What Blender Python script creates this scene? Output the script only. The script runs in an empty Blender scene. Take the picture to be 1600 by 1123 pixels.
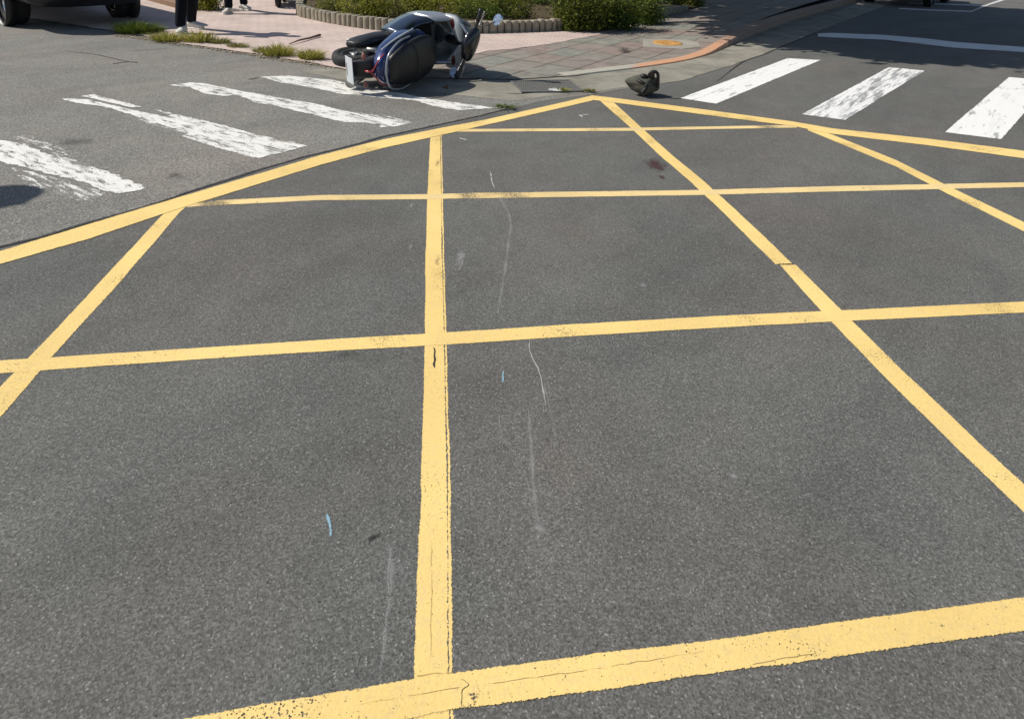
import bpy, bmesh, math, random
from mathutils import Vector, Matrix, noise
random.seed(7)
R = math.radians
PI = math.pi
scene = bpy.context.scene
COL = scene.collection

# ------------------------------------------------------------------ camera
F, CX, CY0, PITCH, ROLL, H = 1000.0, 800.0, 150.0, math.atan(245 / 1000), R(2.0), 1.5
_f = Vector((0, math.cos(PITCH), -math.sin(PITCH)))
_u0 = Vector((0, math.sin(PITCH), math.cos(PITCH)))
_r0 = Vector((1, 0, 0))
CR = _r0 * math.cos(ROLL) + _u0 * math.sin(ROLL)
CU = -_r0 * math.sin(ROLL) + _u0 * math.cos(ROLL)
EYE = Vector((0, 0, H))
cam_d = bpy.data.cameras.new('camera')
cam = bpy.data.objects.new('camera', cam_d)
COL.objects.link(cam)
m = Matrix.Identity(4)
for i in range(3):
    m[i][0], m[i][1], m[i][2], m[i][3] = CR[i], CU[i], -_f[i], EYE[i]
cam.matrix_world = m
cam_d.sensor_width = 36
cam_d.lens = 36 * F / 1600
cam_d.shift_y = -(561.5 - CY0) / 1600
cam_d.clip_start = 0.05
cam_d.clip_end = 2000
scene.camera = cam

# ------------------------------------------------------------------ sky, sun, exposure
SUN_EL, SUN_DIR_DEG = 46, -5          # elevation; direction the shadows fall (0 = +X, negative = towards the camera)
sd = Vector((math.cos(R(SUN_DIR_DEG)) * math.cos(R(SUN_EL)), math.sin(R(SUN_DIR_DEG)) * math.cos(R(SUN_EL)), -math.sin(R(SUN_EL))))
world = bpy.data.worlds.new('World')
scene.world = world
world.use_nodes = True
nt = world.node_tree
bg = nt.nodes['Background']
sky = nt.nodes.new('ShaderNodeTexSky')
sky.sky_type = 'NISHITA'
sky.sun_disc = False
sky.sun_elevation = R(SUN_EL)
tosun = -sd
sky.sun_rotation = math.atan2(tosun.x, tosun.y)
nt.links.new(sky.outputs[0], bg.inputs[0])
bg.inputs[1].default_value = 0.09
sl = bpy.data.lights.new('sun', 'SUN')
sl.energy = 4.7
sl.angle = R(0.6)
sl.color = (1.0, 0.945, 0.85)
so = bpy.data.objects.new('sun', sl)
so.rotation_euler = sd.to_track_quat('-Z', 'Y').to_euler()
COL.objects.link(so)
scene.view_settings.view_transform = 'Standard'
scene.view_settings.look = 'None'
scene.view_settings.exposure = 0.0
scene.view_settings.gamma = 1.0


def at(px, py, z=0.0):
    """ground point (height z) that the photo shows at a pixel"""
    d = _f + CR * ((px - CX) / F) + CU * ((CY0 - py) / F)
    t = (z - H) / d.z
    p = EYE + d * t
    return Vector((p.x, p.y, z))


def sstep(a, b, x):
    t = max(0, min(1, (x - a) / (b - a)))
    return t * t * (3 - 2 * t)


KX0, KX1 = at(1075, 96).x, at(1190, 50).x


def gz(x, y):
    """height of the pavement: flush at the corner, a full kerb to the right"""
    return 0.014 + 0.14 * sstep(KX0, KX1, x)


def drape(px, py, off=0.0):
    z = 0
    for _ in range(6):
        p = at(px, py, z)
        z = gz(p.x, p.y) + off
    return at(px, py, z)


# ------------------------------------------------------------------ materials
MATS = {}


class NT:
    def __init__(self, name):
        self.m = bpy.data.materials.new(name)
        self.m.use_nodes = True
        self.t = self.m.node_tree
        self.b = self.t.nodes['Principled BSDF']
        self.out = self.t.nodes['Material Output']
        self.pos = self.t.nodes.new('ShaderNodeNewGeometry').outputs['Position']

    def n(self, typ, **kw):
        nd = self.t.nodes.new(typ)
        for k, v in kw.items():
            if k.startswith('i_'):
                key = k[2:]
                key = int(key) if key.isdigit() else key.replace('_', ' ')
                if hasattr(v, 'is_output') or isinstance(v, bpy.types.NodeSocket):
                    self.t.links.new(v, nd.inputs[key])
                else:
                    nd.inputs[key].default_value = v
            else:
                setattr(nd, k, v)
        return nd

    def noise(self, scale, detail=3, rough=.55, vec=None):
        return self.n('ShaderNodeTexNoise', i_Vector=vec or self.pos, i_Scale=scale, i_Detail=detail, i_Roughness=rough).outputs[0]

    def ramp(self, fac, stops):
        r = self.n('ShaderNodeValToRGB', i_0=fac)
        el = r.color_ramp.elements
        while len(el) < len(stops):
            el.new(0.5)
        for e, (p, c) in zip(el, stops):
            e.position = p
            e.color = (c, c, c, 1) if isinstance(c, (int, float)) else (*c, 1)
        return r.outputs[0]

    def mix(self, fac, a, b, mode='MIX'):
        nd = self.t.nodes.new('ShaderNodeMix')
        nd.data_type = 'RGBA'
        nd.blend_type = mode
        for idx, v in ((0, fac), (6, a), (7, b)):
            if isinstance(v, bpy.types.NodeSocket):
                self.t.links.new(v, nd.inputs[idx])
            elif isinstance(v, (tuple, list)):
                nd.inputs[idx].default_value = (*v, 1)
            else:
                nd.inputs[idx].default_value = v
        return nd.outputs[2]

    def math(self, op, a, b=0.0):
        return self.n('ShaderNodeMath', operation=op, i_0=a, i_1=b).outputs[0]

    def mapping(self, scale=(1, 1, 1), rot=(0, 0, 0), vec=None):
        return self.n('ShaderNodeMapping', i_Vector=vec or self.pos, i_Scale=scale, i_Rotation=rot).outputs[0]

    def set(self, key, v):
        if isinstance(v, bpy.types.NodeSocket):
            self.t.links.new(v, self.b.inputs[key])
        else:
            self.b.inputs[key].default_value = (*v, 1) if isinstance(v, tuple) else v

    def bump(self, h, strength, dist):
        b = self.n('ShaderNodeBump', i_Height=h)
        b.inputs['Strength'].default_value = strength
        b.inputs['Distance'].default_value = dist
        self.t.links.new(b.outputs[0], self.b.inputs['Normal'])

    def alpha(self, a):
        self.t.links.new(a, self.b.inputs['Alpha'])


def asphalt(name, base, tint2, contrast=1.0, coarse=1.0, cracks=0.0):
    k = NT(name)
    big = k.noise(.55, 5, .6)
    mid = k.noise(4.5, 5, .6)
    fine = k.noise(140 / coarse, 5, .8)
    vor = k.n('ShaderNodeTexVoronoi', i_Vector=k.pos, i_Scale=230 / coarse)
    cellv = k.n('ShaderNodeSeparateColor', i_0=vor.outputs['Color']).outputs[0]
    vor2 = k.n('ShaderNodeTexVoronoi', i_Vector=k.n('ShaderNodeVectorMath', operation='ADD', i_0=k.pos, i_1=k.n('ShaderNodeVectorMath', operation='SCALE', i_0=k.n('ShaderNodeTexNoise', i_Vector=k.pos, i_Scale=160.0).outputs[1], i_Scale=.008).outputs[0]).outputs[0], i_Scale=165 / coarse)
    cell2 = k.n('ShaderNodeSeparateColor', i_0=vor2.outputs['Color']).outputs[1]
    c = k.mix(k.ramp(big, [(.35, 0.0), (.65, 1.0)]), base, tint2)
    c = k.mix(1.0, c, k.ramp(mid, [(.25, .90), (.75, 1.09)]), 'MULTIPLY')
    lane = k.noise(1.1, 5, .62, k.n('ShaderNodeMapping', vector_type='TEXTURE', i_Vector=k.pos, i_Scale=(2.6, .8, 1), i_Rotation=(0, 0, R(50))).outputs[0])
    c = k.mix(1.0, c, k.ramp(lane, [(.34, (.86, .86, .86)), (.5, (1.0, 1.0, 1.0)), (.68, (1.09, 1.085, 1.07))]), 'MULTIPLY')
    warm = k.noise(.9, 3, .5)
    c = k.mix(1.0, c, k.ramp(warm, [(.4, (.98, 1.0, 1.01)), (.66, (1.04, .99, .985))]), 'MULTIPLY')
    c = k.mix(1.0, c, k.ramp(fine, [(.3, 1 - .5 * contrast), (.7, 1 + .5 * contrast)]), 'MULTIPLY')
    c = k.mix(1.0, c, k.ramp(cellv, [(0, 1 - .42 * contrast), (.6, 1.0), (1, 1 + .5 * contrast)]), 'MULTIPLY')
    # pale chips of aggregate, more of them in some patches
    patch = k.noise(1.3, 3)
    thr = k.ramp(patch, [(.3, .97), (.7, .91)])
    spot = k.math('MULTIPLY', k.math('GREATER_THAN', cell2, thr), k.math('LESS_THAN', vor2.outputs['Distance'], .40))
    c = k.mix(k.math('MULTIPLY', spot, .75), c, (.32, .315, .30))
    # dark pits
    spot2 = k.math('MULTIPLY', k.math('LESS_THAN', cell2, .05), k.math('LESS_THAN', vor2.outputs['Distance'], .4))
    c = k.mix(k.math('MULTIPLY', spot2, .55), c, (.02, .02, .022))
    k.set('Base Color', c)
    k.set('Roughness', .88)
    k.set('Specular IOR Level', .25)
    hh = k.math('ADD', fine, k.math('MULTIPLY', vor.outputs['Distance'], .6))
    k.bump(hh, .5, .0035)
    return k.m


def paint(name, col, wear=.42, streak=None, fray=.0, slit=0.0, crisp=0.0, dirt=(.35, .28, .16), dirtamt=.35, fade=0):
    """road paint; worn-through grain lets the asphalt below show"""
    k = NT(name)
    if streak:
        vec = k.n('ShaderNodeMapping', vector_type='TEXTURE', i_Vector=k.pos, i_Scale=(1 / streak[0], 1 / streak[1], 1), i_Rotation=(0, 0, streak[2])).outputs[0]
        a = k.noise(6, 8, .72, vec)
    else:
        a = k.noise(9, 8, .72)
    b = k.noise(130, 3, .7)
    w = k.math('ADD', k.math('MULTIPLY', a, .72), k.math('MULTIPLY', b, .28))
    al = k.ramp(w, [(wear - .012, 0.0), (wear + .012, 1.0)])
    if fray:
        uv = k.n('ShaderNodeSeparateXYZ', i_0=k.n('ShaderNodeUVMap', uv_map='strip').outputs[0])
        v = uv.outputs[1]
        d = k.math('MINIMUM', v, k.math('SUBTRACT', 1.0, v))
        gr = k.noise(230, 3, .7)
        lo = k.noise(7, 4, .6)
        e = k.math('MULTIPLY', k.math('SUBTRACT', k.math('ADD', k.math('MULTIPLY', gr, .6), k.math('MULTIPLY', lo, .55)), .40), fray)
        al = k.math('MULTIPLY', al, k.math('GREATER_THAN', d, e))
        if slit:
            # a broken slit where two passes of the machine did not meet
            off = k.math('ABSOLUTE', k.math('SUBTRACT', v, slit), 0)
            th = k.math('MULTIPLY', k.math('SUBTRACT', k.math('ADD', k.math('MULTIPLY', k.noise(70, 4, .75), .6), k.math('MULTIPLY', k.noise(2.3, 2, .5), .45)), .46), .26)
            al = k.math('MULTIPLY', al, k.math('GREATER_THAN', off, th))
    if fade:
        # tyre-polished zones let the dark surface grin through in fine grains
        z = k.noise(3.2, 4, .6, vec) if streak else k.noise(2.6, 3, .5)
        g = k.noise(210, 2, .6)
        f2 = k.math('GREATER_THAN', g, k.ramp(z, [(.52, .30), (.52 + .16, .30 + .34 * fade)]))
        al = k.math('MULTIPLY', al, f2)
    k.alpha(al)
    big = k.noise(3.2, 5, .65, vec) if streak else k.noise(3.2, 5, .65)
    if crisp:
        c = k.mix(k.math('MULTIPLY', k.ramp(k.noise(4.2, 9, .74, vec), [(crisp, 0.0), (crisp + .07, 1.0)]), dirtamt), col, dirt)
    else:
        c = k.mix(k.math('MULTIPLY', k.ramp(big, [(.45, 0.0), (.72, 1.0)]), dirtamt), col, dirt)
    if fray:
        grime = k.noise(38, 6, .7)
        c = k.mix(k.ramp(grime, [(.50, 0.0), (.72, .40)]), c, (.62, .50, .30))
        wheelp = k.noise(1.2, 3, .5)
        c = k.mix(1.0, c, k.ramp(wheelp, [(.35, (.90, .89, .87)), (.6, (1.03, 1.03, 1.04))]), 'MULTIPLY')
    c = k.mix(1.0, c, k.ramp(b, [(.25, .9), (.75, 1.06)]), 'MULTIPLY')
    k.set('Base Color', c)
    k.set('Roughness', .75)
    k.set('Specular IOR Level', .25)
    k.bump(b, .35, .003)
    return k.m


def plain(name, col, rough=.5, metal=0.0, var=.18, scale=30, spec=.5, coat=0.0, bump=0.0):
    k = NT(name)
    tc = k.n('ShaderNodeTexCoord').outputs['Object']
    nz = k.noise(scale, 4, .6, tc)
    c = k.mix(1.0, col, k.ramp(nz, [(.25, 1 - var), (.75, 1 + var)]), 'MULTIPLY')
    k.set('Base Color', c)
    k.set('Roughness', k.ramp(nz, [(.2, max(.02, rough * .8)), (.8, min(1, rough * 1.2))]))
    k.set('Metallic', metal)
    k.set('Specular IOR Level', spec)
    if coat:
        k.set('Coat Weight', coat)
        k.set('Coat Roughness', .08)
    if bump:
        k.bump(nz, bump, .01)
    return k.m


M_ROAD = asphalt('road asphalt', (.121, .121, .1125), (.143, .141, .130), .80)
M_SIDE = asphalt('old road asphalt', (.190, .185, .168), (.225, .216, .193), 1.0, 1.4)
M_YEL = paint('yellow road paint', (.86, .63, .235), .335, None, fray=.16, dirtamt=.22, dirt=(.60, .43, .19), fade=.42)
M_YELV = paint('yellow road paint worn on one side', (.86, .63, .235), .335, None, fray=.20, slit=.87, dirtamt=.22, dirt=(.60, .43, .19), fade=.42)
M_YELN = paint('chipped yellow road paint', (.86, .63, .235), .375, None, fray=.24, dirtamt=.22, dirt=(.60, .43, .19), fade=.42)
M_YELTHIN = paint('thin yellow road paint', (.82, .62, .29), .36, None, fray=.22, dirtamt=.4, dirt=(.55, .45, .24), fade=.7)
_a = at(1231, 91) - at(1063, 154)
WR = math.atan2(_a.y, _a.x)
_a = at(403, 248) - at(112, 160)
WL = math.atan2(_a.y, _a.x)
M_WHITE = paint('white road paint', (.82, .82, .80), .34, (.45, 3.0, WR), crisp=.56, dirtamt=.85, dirt=(.27, .27, .27), fade=.3)
M_WHITES = paint('scuffed white road paint', (.80, .80, .79), .36, (.3, 3.0, WR), crisp=.49, dirtamt=.9, dirt=(.25, .25, .26), fade=.5)
M_WHITEW = paint('worn white road paint', (.76, .75, .71), .445, (.9, 3.2, WL), crisp=.54, dirtamt=.6, dirt=(.36, .355, .33), fade=.95)
M_WHITEF = paint('almost gone white road paint', (.78, .77, .73), .53, (.9, 6.0, WL), dirtamt=.3, fade=.9)
M_STOP = paint('stop line paint', (.80, .80, .80), .36, (.6, 4.0, 0), dirtamt=.35, dirt=(.4, .4, .4), fade=.5)


def m_pink():
    k = NT('pink brick paving')
    v = k.mapping(rot=(0, 0, R(24)))
    br = k.n('ShaderNodeTexBrick', i_Vector=v, i_Scale=1.0)
    br.inputs['Brick Width'].default_value = .2
    br.inputs['Row Height'].default_value = .1
    br.inputs['Mortar Size'].default_value = .006
    br.inputs['Color1'].default_value = (.56, .45, .395, 1)
    br.inputs['Color2'].default_value = (.60, .475, .43, 1)
    br.inputs['Mortar'].default_value = (.38, .31, .27, 1)
    c = k.mix(1.0, br.outputs[0], k.ramp(k.noise(1.6, 5, .6), [(.3, .84), (.7, 1.1)]), 'MULTIPLY')
    c = k.mix(1.0, c, k.ramp(k.noise(60, 4, .7), [(.3, .8), (.7, 1.15)]), 'MULTIPLY')
    k.set('Base Color', c)
    k.set('Roughness', .9)
    k.bump(br.outputs[1], -.3, .004)
    return k.m


def m_slab():
    k = NT('stamped concrete paving')
    a = at(840, 104) - at(955, 71)
    ang = math.atan2(a.y, a.x)
    v = k.mapping(rot=(0, 0, -ang))
    br = k.n('ShaderNodeTexBrick', i_Vector=v, i_Scale=1.0, offset=.0)
    br.inputs['Brick Width'].default_value = .62
    br.inputs['Row Height'].default_value = .42
    br.inputs['Mortar Size'].default_value = .013
    br.inputs['Bias'].default_value = -.1
    br.inputs['Color1'].default_value = (.215, .22, .19, 1)
    br.inputs['Color2'].default_value = (.255, .19, .165, 1)
    br.inputs['Mortar'].default_value = (.085, .07, .06, 1)
    c = k.mix(1.0, br.outputs[0], k.ramp(k.noise(5, 6, .65), [(.3, .72), (.7, 1.2)]), 'MULTIPLY')
    c = k.mix(1.0, c, k.ramp(k.noise(110, 4, .7), [(.3, .8), (.7, 1.2)]), 'MULTIPLY')
    c = k.mix(k.ramp(k.noise(2.1, 4, .6), [(.5, 0.0), (.68, .55)]), c, (.30, .275, .24))
    k.set('Base Color', c)
    k.set('Roughness', .9)
    k.bump(k.noise(70, 4), .3, .004)
    return k.m


def m_concrete(name, col, var=.25, sc=3.0):
    k = NT(name)
    c = k.mix(1.0, col, k.ramp(k.noise(sc, 7, .65), [(.28, 1 - var), (.72, 1 + var)]), 'MULTIPLY')
    c = k.mix(1.0, c, k.ramp(k.noise(120, 4, .75), [(.3, .75), (.7, 1.25)]), 'MULTIPLY')
    k.set('Base Color', c)
    k.set('Roughness', .92)
    k.set('Specular IOR Level', .2)
    k.bump(k.noise(90, 5, .7), .5, .005)
    return k.m


def m_kerb():
    k = NT('kerb worn paint')
    sep = k.n('ShaderNodeSeparateXYZ', i_0=k.pos).outputs[0]
    x0, x1 = at(1110, 80).x, at(1150, 60).x
    t = k.math('DIVIDE', k.math('SUBTRACT', sep, x0), (x1 - x0))
    tn = k.math('ADD', t, k.math('MULTIPLY', k.math('SUBTRACT', k.noise(6, 4), .5), 1.5))
    conc = k.mix(k.noise(5, 6, .7), (.33, .25, .19), (.22, .15, .115))
    orange = k.mix(k.ramp(k.noise(14, 5, .7), [(.35, 0.0), (.62, 1.0)]), (.62, .27, .13), (.50, .33, .22))
    x2 = at(985, 105).x
    pale = k.math('ADD', k.math('SUBTRACT', sep, x2), k.math('MULTIPLY', k.math('SUBTRACT', k.noise(3, 3), .5), .8))
    orange = k.mix(k.ramp(pale, [(.0, 0.0), (.25, 1.0)]), (.40, .38, .32), orange)
    c = k.mix(k.ramp(tn, [(.3, 0.0), (.7, 1.0)]), orange, conc)
    c = k.mix(1.0, c, k.ramp(k.noise(80, 4, .7), [(.3, .8), (.7, 1.2)]), 'MULTIPLY')
    k.set('Base Color', c)
    k.set('Roughness', .85)
    k.bump(k.noise(60, 5, .7), .5, .006)
    return k.m


def m_leaf(name, c1, c2, c3=None):
    k = NT(name)
    oi = k.n('ShaderNodeAttribute', attribute_name='tint')
    c = k.ramp(oi.outputs['Fac'], [(0, c1), (.55, c2), (1, c3 or c2)])
    k.set('Base Color', c)
    k.set('Roughness', .6)
    k.set('Specular IOR Level', .3)
    tr = k.n('ShaderNodeBsdfTranslucent', i_0=c)
    mx = k.n('ShaderNodeMixShader', i_0=.3)
    k.t.links.new(k.b.outputs[0], mx.inputs[1])
    k.t.links.new(tr.outputs[0], mx.inputs[2])
    k.t.links.new(mx.outputs[0], k.out.inputs[0])
    return k.m


M_PINK, M_SLAB, M_KERB = m_pink(), m_slab(), m_kerb()
M_GUTTER = m_concrete('gutter concrete', (.255, .24, .20), .38, 2.2)
M_BLOCK = m_concrete('edging concrete', (.30, .27, .21), .3, 5)
M_SOIL = m_concrete('planter soil', (.085, .065, .04), .4, 4)
M_BLACK = plain('black plastic', (.018, .018, .02), .45)
M_BLACKG = plain('glossy black plastic', (.010, .010, .012), .16, coat=.5)
M_SEAT = plain('seat vinyl', (.016, .0155, .015), .42, bump=.15, scale=160)
M_TYRE = plain('tyre rubber', (.02, .02, .021), .8, bump=.3, scale=80)
M_BLUE = plain('navy blue lacquer', (.009, .026, .115), .2, coat=1.0, metal=.3, var=.05)
M_SLATE = plain('dark slate lacquer', (.030, .042, .065), .24, coat=.9, metal=.5, var=.05)
M_GREY = plain('gunmetal grey lacquer', (.36, .385, .41), .3, coat=.8, metal=.5, var=.05)
M_SILVER = plain('silver painted plastic', (.58, .60, .60), .3, coat=.4, metal=.15, var=.05)
M_CHROME = plain('chrome', (.8, .8, .82), .08, 1.0, var=.05)
M_MIRROR = plain('mirror glass', (.9, .92, .95), .02, 1.0, var=.0)
M_STEEL = plain('dull metal', (.30, .30, .29), .45, .9)
M_RED = plain('red lamp plastic', (.42, .04, .06), .2, coat=.6, var=.05)
M_REDD = plain('dark red lens', (.13, .02, .02), .2, coat=.6, var=.05)
M_PINKLENS = plain('faded pink lens', (.34, .13, .11), .3, var=.1)
M_PLATE = plain('plate paint', (.62, .65, .68), .4, var=.05)


# ------------------------------------------------------------------ object helpers
def tag(o, label=None, cat=None, group=None, kind=None):
    if label:
        o['label'] = label
    if cat:
        o['category'] = cat
    if group:
        o['group'] = group
    if kind:
        o['kind'] = kind
    return o


def link(name, bm, mat, parent=None, smooth=False, loc=None):
    me = bpy.data.meshes.new(name)
    bm.normal_update()
    bm.to_mesh(me)
    bm.free()
    for mm in (mat if isinstance(mat, (list, tuple)) else [mat]):
        me.materials.append(mm)
    if smooth:
        for p in me.polygons:
            p.use_smooth = True
    o = bpy.data.objects.new(name, me)
    COL.objects.link(o)
    if parent:
        o.parent = parent
    if loc is not None:
        # keep world shape but put the origin at loc
        for v in me.vertices:
            v.co -= Vector(loc)
        o.location = loc
    return o


def empty(name, loc=(0, 0, 0), rz=0.0):
    o = bpy.data.objects.new(name, None)
    o.location = loc
    o.rotation_euler = (0, 0, rz)
    o.empty_display_size = .2
    COL.objects.link(o)
    return o


def kids(o):
    return [c for c in bpy.data.objects if c.parent == o]


def copy_tree(o, parent=None):
    c = o.copy()
    COL.objects.link(c)
    c.parent = parent
    for ch in kids(o):
        copy_tree(ch, c)
    return c


def ring_loft(bm, rings, cap=True, closed=False):
    vs = [[bm.verts.new(p) for p in r] for r in rings]
    n = len(rings[0])
    L = len(vs)
    for i in range(L if closed else L - 1):
        a, b = vs[i], vs[(i + 1) % L]
        for j in range(n):
            try:
                bm.faces.new((a[j], a[(j + 1) % n], b[(j + 1) % n], b[j]))
            except ValueError:
                pass
    if cap and not closed:
        for r in (vs[0][::-1], vs[-1]):
            try:
                bm.faces.new(r)
            except ValueError:
                pass
    return vs


def sup(a, b, n, k, M=20):
    out = []
    for i in range(M):
        t = 2 * PI * i / M
        ct, st = math.cos(t), math.sin(t)
        out.append((a * math.copysign(abs(ct) ** (2 / n), ct), b * math.copysign(abs(st) ** (2 / n), st)))
    return out


def interp(secs, sub):
    """Catmull-Rom between section tuples"""
    out = []
    N = len(secs)
    for i in range(N - 1):
        p0, p1, p2, p3 = secs[max(0, i - 1)], secs[i], secs[i + 1], secs[min(N - 1, i + 2)]
        for s in range(sub):
            t = s / sub
            out.append(tuple(.5 * (2 * b + (c - a) * t + (2 * a - 5 * b + 4 * c - d) * t * t + (3 * b - a - 3 * c + d) * t ** 3)
                             for a, b, c, d in zip(p0, p1, p2, p3)))
    out.append(tuple(secs[-1]))
    return out


def loft_x(secs, sub=4, M=20, n=2.5):
    """body along x: (x, y, z, half width, half height)"""
    bm = bmesh.new()
    rings = []
    for (x, y, z, hw, hh) in interp(secs, sub):
        rings.append([Vector((x, y + a, z + b)) for a, b in sup(max(hw, .002), max(hh, .002), n, 0, M)])
    ring_loft(bm, rings)
    return bm


def tube(pts, r, M=8, bm=None, closed=False, caps=True):
    bm = bm or bmesh.new()
    pts = [Vector(p) for p in pts]
    rs = r if isinstance(r, (list, tuple)) else [r] * len(pts)
    rings = []
    prev = None
    for i, p in enumerate(pts):
        d = (pts[min(i + 1, len(pts) - 1)] - pts[max(i - 1, 0)]).normalized()
        ref = prev if prev else (Vector((0, 0, 1)) if abs(d.z) < .9 else Vector((1, 0, 0)))
        x = d.cross(ref)
        if x.length < 1e-4:
            x = d.cross(Vector((1, .3, 0)))
        x.normalize()
        y = x.cross(d).normalized()
        prev = y
        rings.append([p + (x * math.cos(2 * PI * j / M) + y * math.sin(2 * PI * j / M)) * rs[i] for j in range(M)])
    ring_loft(bm, rings, cap=caps)
    return bm


def smooth_pts(pts, sub=5):
    return [Vector(p) for p in interp([tuple(p) for p in pts], sub)]


def box(c, s, bm=None, bev=0.0, rot=None):
    nb = bmesh.new()
    bmesh.ops.create_cube(nb, size=1)
    for v in nb.verts:
        v.co = Vector((v.co.x * s[0], v.co.y * s[1], v.co.z * s[2]))
    if bev:
        bmesh.ops.bevel(nb, geom=nb.edges[:], offset=bev, segments=2, affect='EDGES', profile=.6)
    if rot:
        bmesh.ops.rotate(nb, verts=nb.verts, cent=(0, 0, 0), matrix=rot)
    bmesh.ops.translate(nb, verts=nb.verts, vec=c)
    return merge(bm, nb)


def merge(bm, nb):
    if bm is None:
        return nb
    me = bpy.data.meshes.new('tmp')
    nb.to_mesh(me)
    nb.free()
    bm.from_mesh(me)
    bpy.data.meshes.remove(me)
    return bm


def ball(c, s, bm=None, rot=None, seg=16):
    nb = bmesh.new()
    bmesh.ops.create_uvsphere(nb, u_segments=seg, v_segments=seg // 2 + 2, radius=1)
    for v in nb.verts:
        v.co = Vector((v.co.x * s[0], v.co.y * s[1], v.co.z * s[2]))
    if rot:
        bmesh.ops.rotate(nb, verts=nb.verts, cent=(0, 0, 0), matrix=rot)
    bmesh.ops.translate(nb, verts=nb.verts, vec=c)
    return merge(bm, nb)


def revolve(profile, c, axis='y', M=32, bm=None):
    """closed profile of (radius, offset along axis)"""
    bm = bm or bmesh.new()
    rings = []
    for i in range(M):
        t = 2 * PI * i / M
        rr = []
        for (r, o) in profile:
            if axis == 'y':
                rr.append(Vector(c) + Vector((r * math.cos(t), o, r * math.sin(t))))
            else:
                rr.append(Vector(c) + Vector((r * math.cos(t), r * math.sin(t), o)))
        rings.append(rr)
    ring_loft(bm, rings, cap=False, closed=True)
    bmesh.ops.recalc_face_normals(bm, faces=bm.faces)
    return bm


# ------------------------------------------------------------------ ground sheets
def poly_sheet(name, pts, z, mat, draped=False, off=0.0, thick=0.0):
    bm = bmesh.new()
    vs = [bm.verts.new((p.x, p.y, 0)) for p in pts]
    f = bm.faces.new(vs)
    if f.normal.z < 0:
        f.normal_flip()
    if draped:
        x = KX0
        while x < KX1 + .01:
            bmesh.ops.bisect_plane(bm, geom=bm.verts[:] + bm.edges[:] + bm.faces[:], plane_co=(x, 0, 0), plane_no=(1, 0, 0))
            x += (KX1 - KX0) / 10
    for v in bm.verts:
        v.co.z = gz(v.co.x, v.co.y) + off if draped else z
    bmesh.ops.triangulate(bm, faces=bm.faces[:])
    bmesh.ops.recalc_face_normals(bm, faces=bm.faces)
    if sum(f.normal.z for f in bm.faces) < 0:
        bmesh.ops.reverse_faces(bm, faces=bm.faces)
    return link(name, bm, mat)


bm = bmesh.new()
bmesh.ops.create_grid(bm, x_segments=4, y_segments=4, size=400)
tag(link('road', bm, M_ROAD), 'dark grey newer asphalt of the junction under the yellow grid', kind='structure')

seam = [(-400, 500), (-150, 425), (0, 386), (60, 371), (120, 354), (170, 341), (230, 322), (290, 302), (340, 287), (400, 268), (470, 246), (530, 232),
        (600, 214), (660, 201), (730, 185), (790, 172), (850, 158), (930, 147), (980, 139), (1040, 131)]


def wob(p, amp, fr):
    return Vector((p.x + amp * (noise.noise(p * fr)), p.y + amp * noise.noise(p * fr + Vector((7, 3, 1))), p.z))


def densify(pts, step):
    out = []
    for a, b in zip(pts[:-1], pts[1:]):
        n = max(1, int((b - a).length / step))
        out += [a.lerp(b, i / n) for i in range(n)]
    return out + [pts[-1]]


sp = [wob(p, .014, 4) for p in densify([at(*q) for q in seam], .05)]
side = sp + [at(1040, 60), at(1000, -20), at(700, -60), Vector((-3, 60, 0)), Vector((-60, 60, 0)), Vector((-60, 2, 0))]
tag(poly_sheet('side_road', side, .002, M_SIDE), 'lighter worn old asphalt on the left under the scuffed stripes', kind='structure')

# dark, bituminous edge along the seam
M_SEAM = asphalt('seam bitumen', (.045, .044, .046), (.06, .058, .056), .8)
c1 = densify([at(*q) for q in seam[:16]], .03)
bm = bmesh.new()
rows = []
for i, p in enumerate(c1):
    d = (c1[min(i + 1, len(c1) - 1)] - c1[max(i - 1, 0)]).normalized()
    nrm = Vector((-d.y, d.x, 0))
    w = .006 + .022 * max(0, noise.noise(p * 3.1) + .25) + .008 * noise.noise(p * 23)
    q = wob(p, .014, 4)
    rows.append((bm.verts.new((q + nrm * max(w, .001)).to_tuple()[:2] + (.0032,)), bm.verts.new((q - nrm * .012).to_tuple()[:2] + (.0032,))))
for a, b in zip(rows[:-1], rows[1:]):
    bm.faces.new((a[1], b[1], b[0], a[0]))
tag(link('road_seam', bm, M_SEAM), 'dark broken seam where old asphalt meets the newer junction surface', kind='structure')

gut = [(470, 112), (540, 126), (640, 141), (720, 150), (800, 158), (850, 152), (925, 145), (960, 139), (1010, 134), (1060, 128), (1110, 113), (1160, 97), (1195, 84), (1225, 72), (1290, 45), (1350, 22),
       (1420, -4), (1500, -30)]
gp = [wob(p, .03, 3) for p in densify([at(*q) for q in gut], .08)] + [at(1430, -40), at(1300, 0), at(1140, 55), at(1060, 85), at(800, 100), at(600, 95)]
tag(poly_sheet('gutter', gp, .004, M_GUTTER), 'pale concrete gutter strip running along the kerb', kind='structure')

# stamped grey and red paving at the dropped corner and behind the kerb
pv = [(600, 121), (700, 122), (800, 124), (900, 118), (1000, 102), (1060, 92), (1095, 82), (1120, 67), (1160, 45), (1195, 28), (1255, 8), (1330, -14), (1415, -40)]
pvp = [drape(*q) for q in pv] + [drape(1150, -70), drape(900, -60), drape(950, 30), drape(900, 56), drape(700, 80), drape(600, 95)]
tag(poly_sheet('pavement', pvp, 0, M_SLAB, True), 'grey and dull red stamped paving sloping down at the corner', kind='structure')
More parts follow.
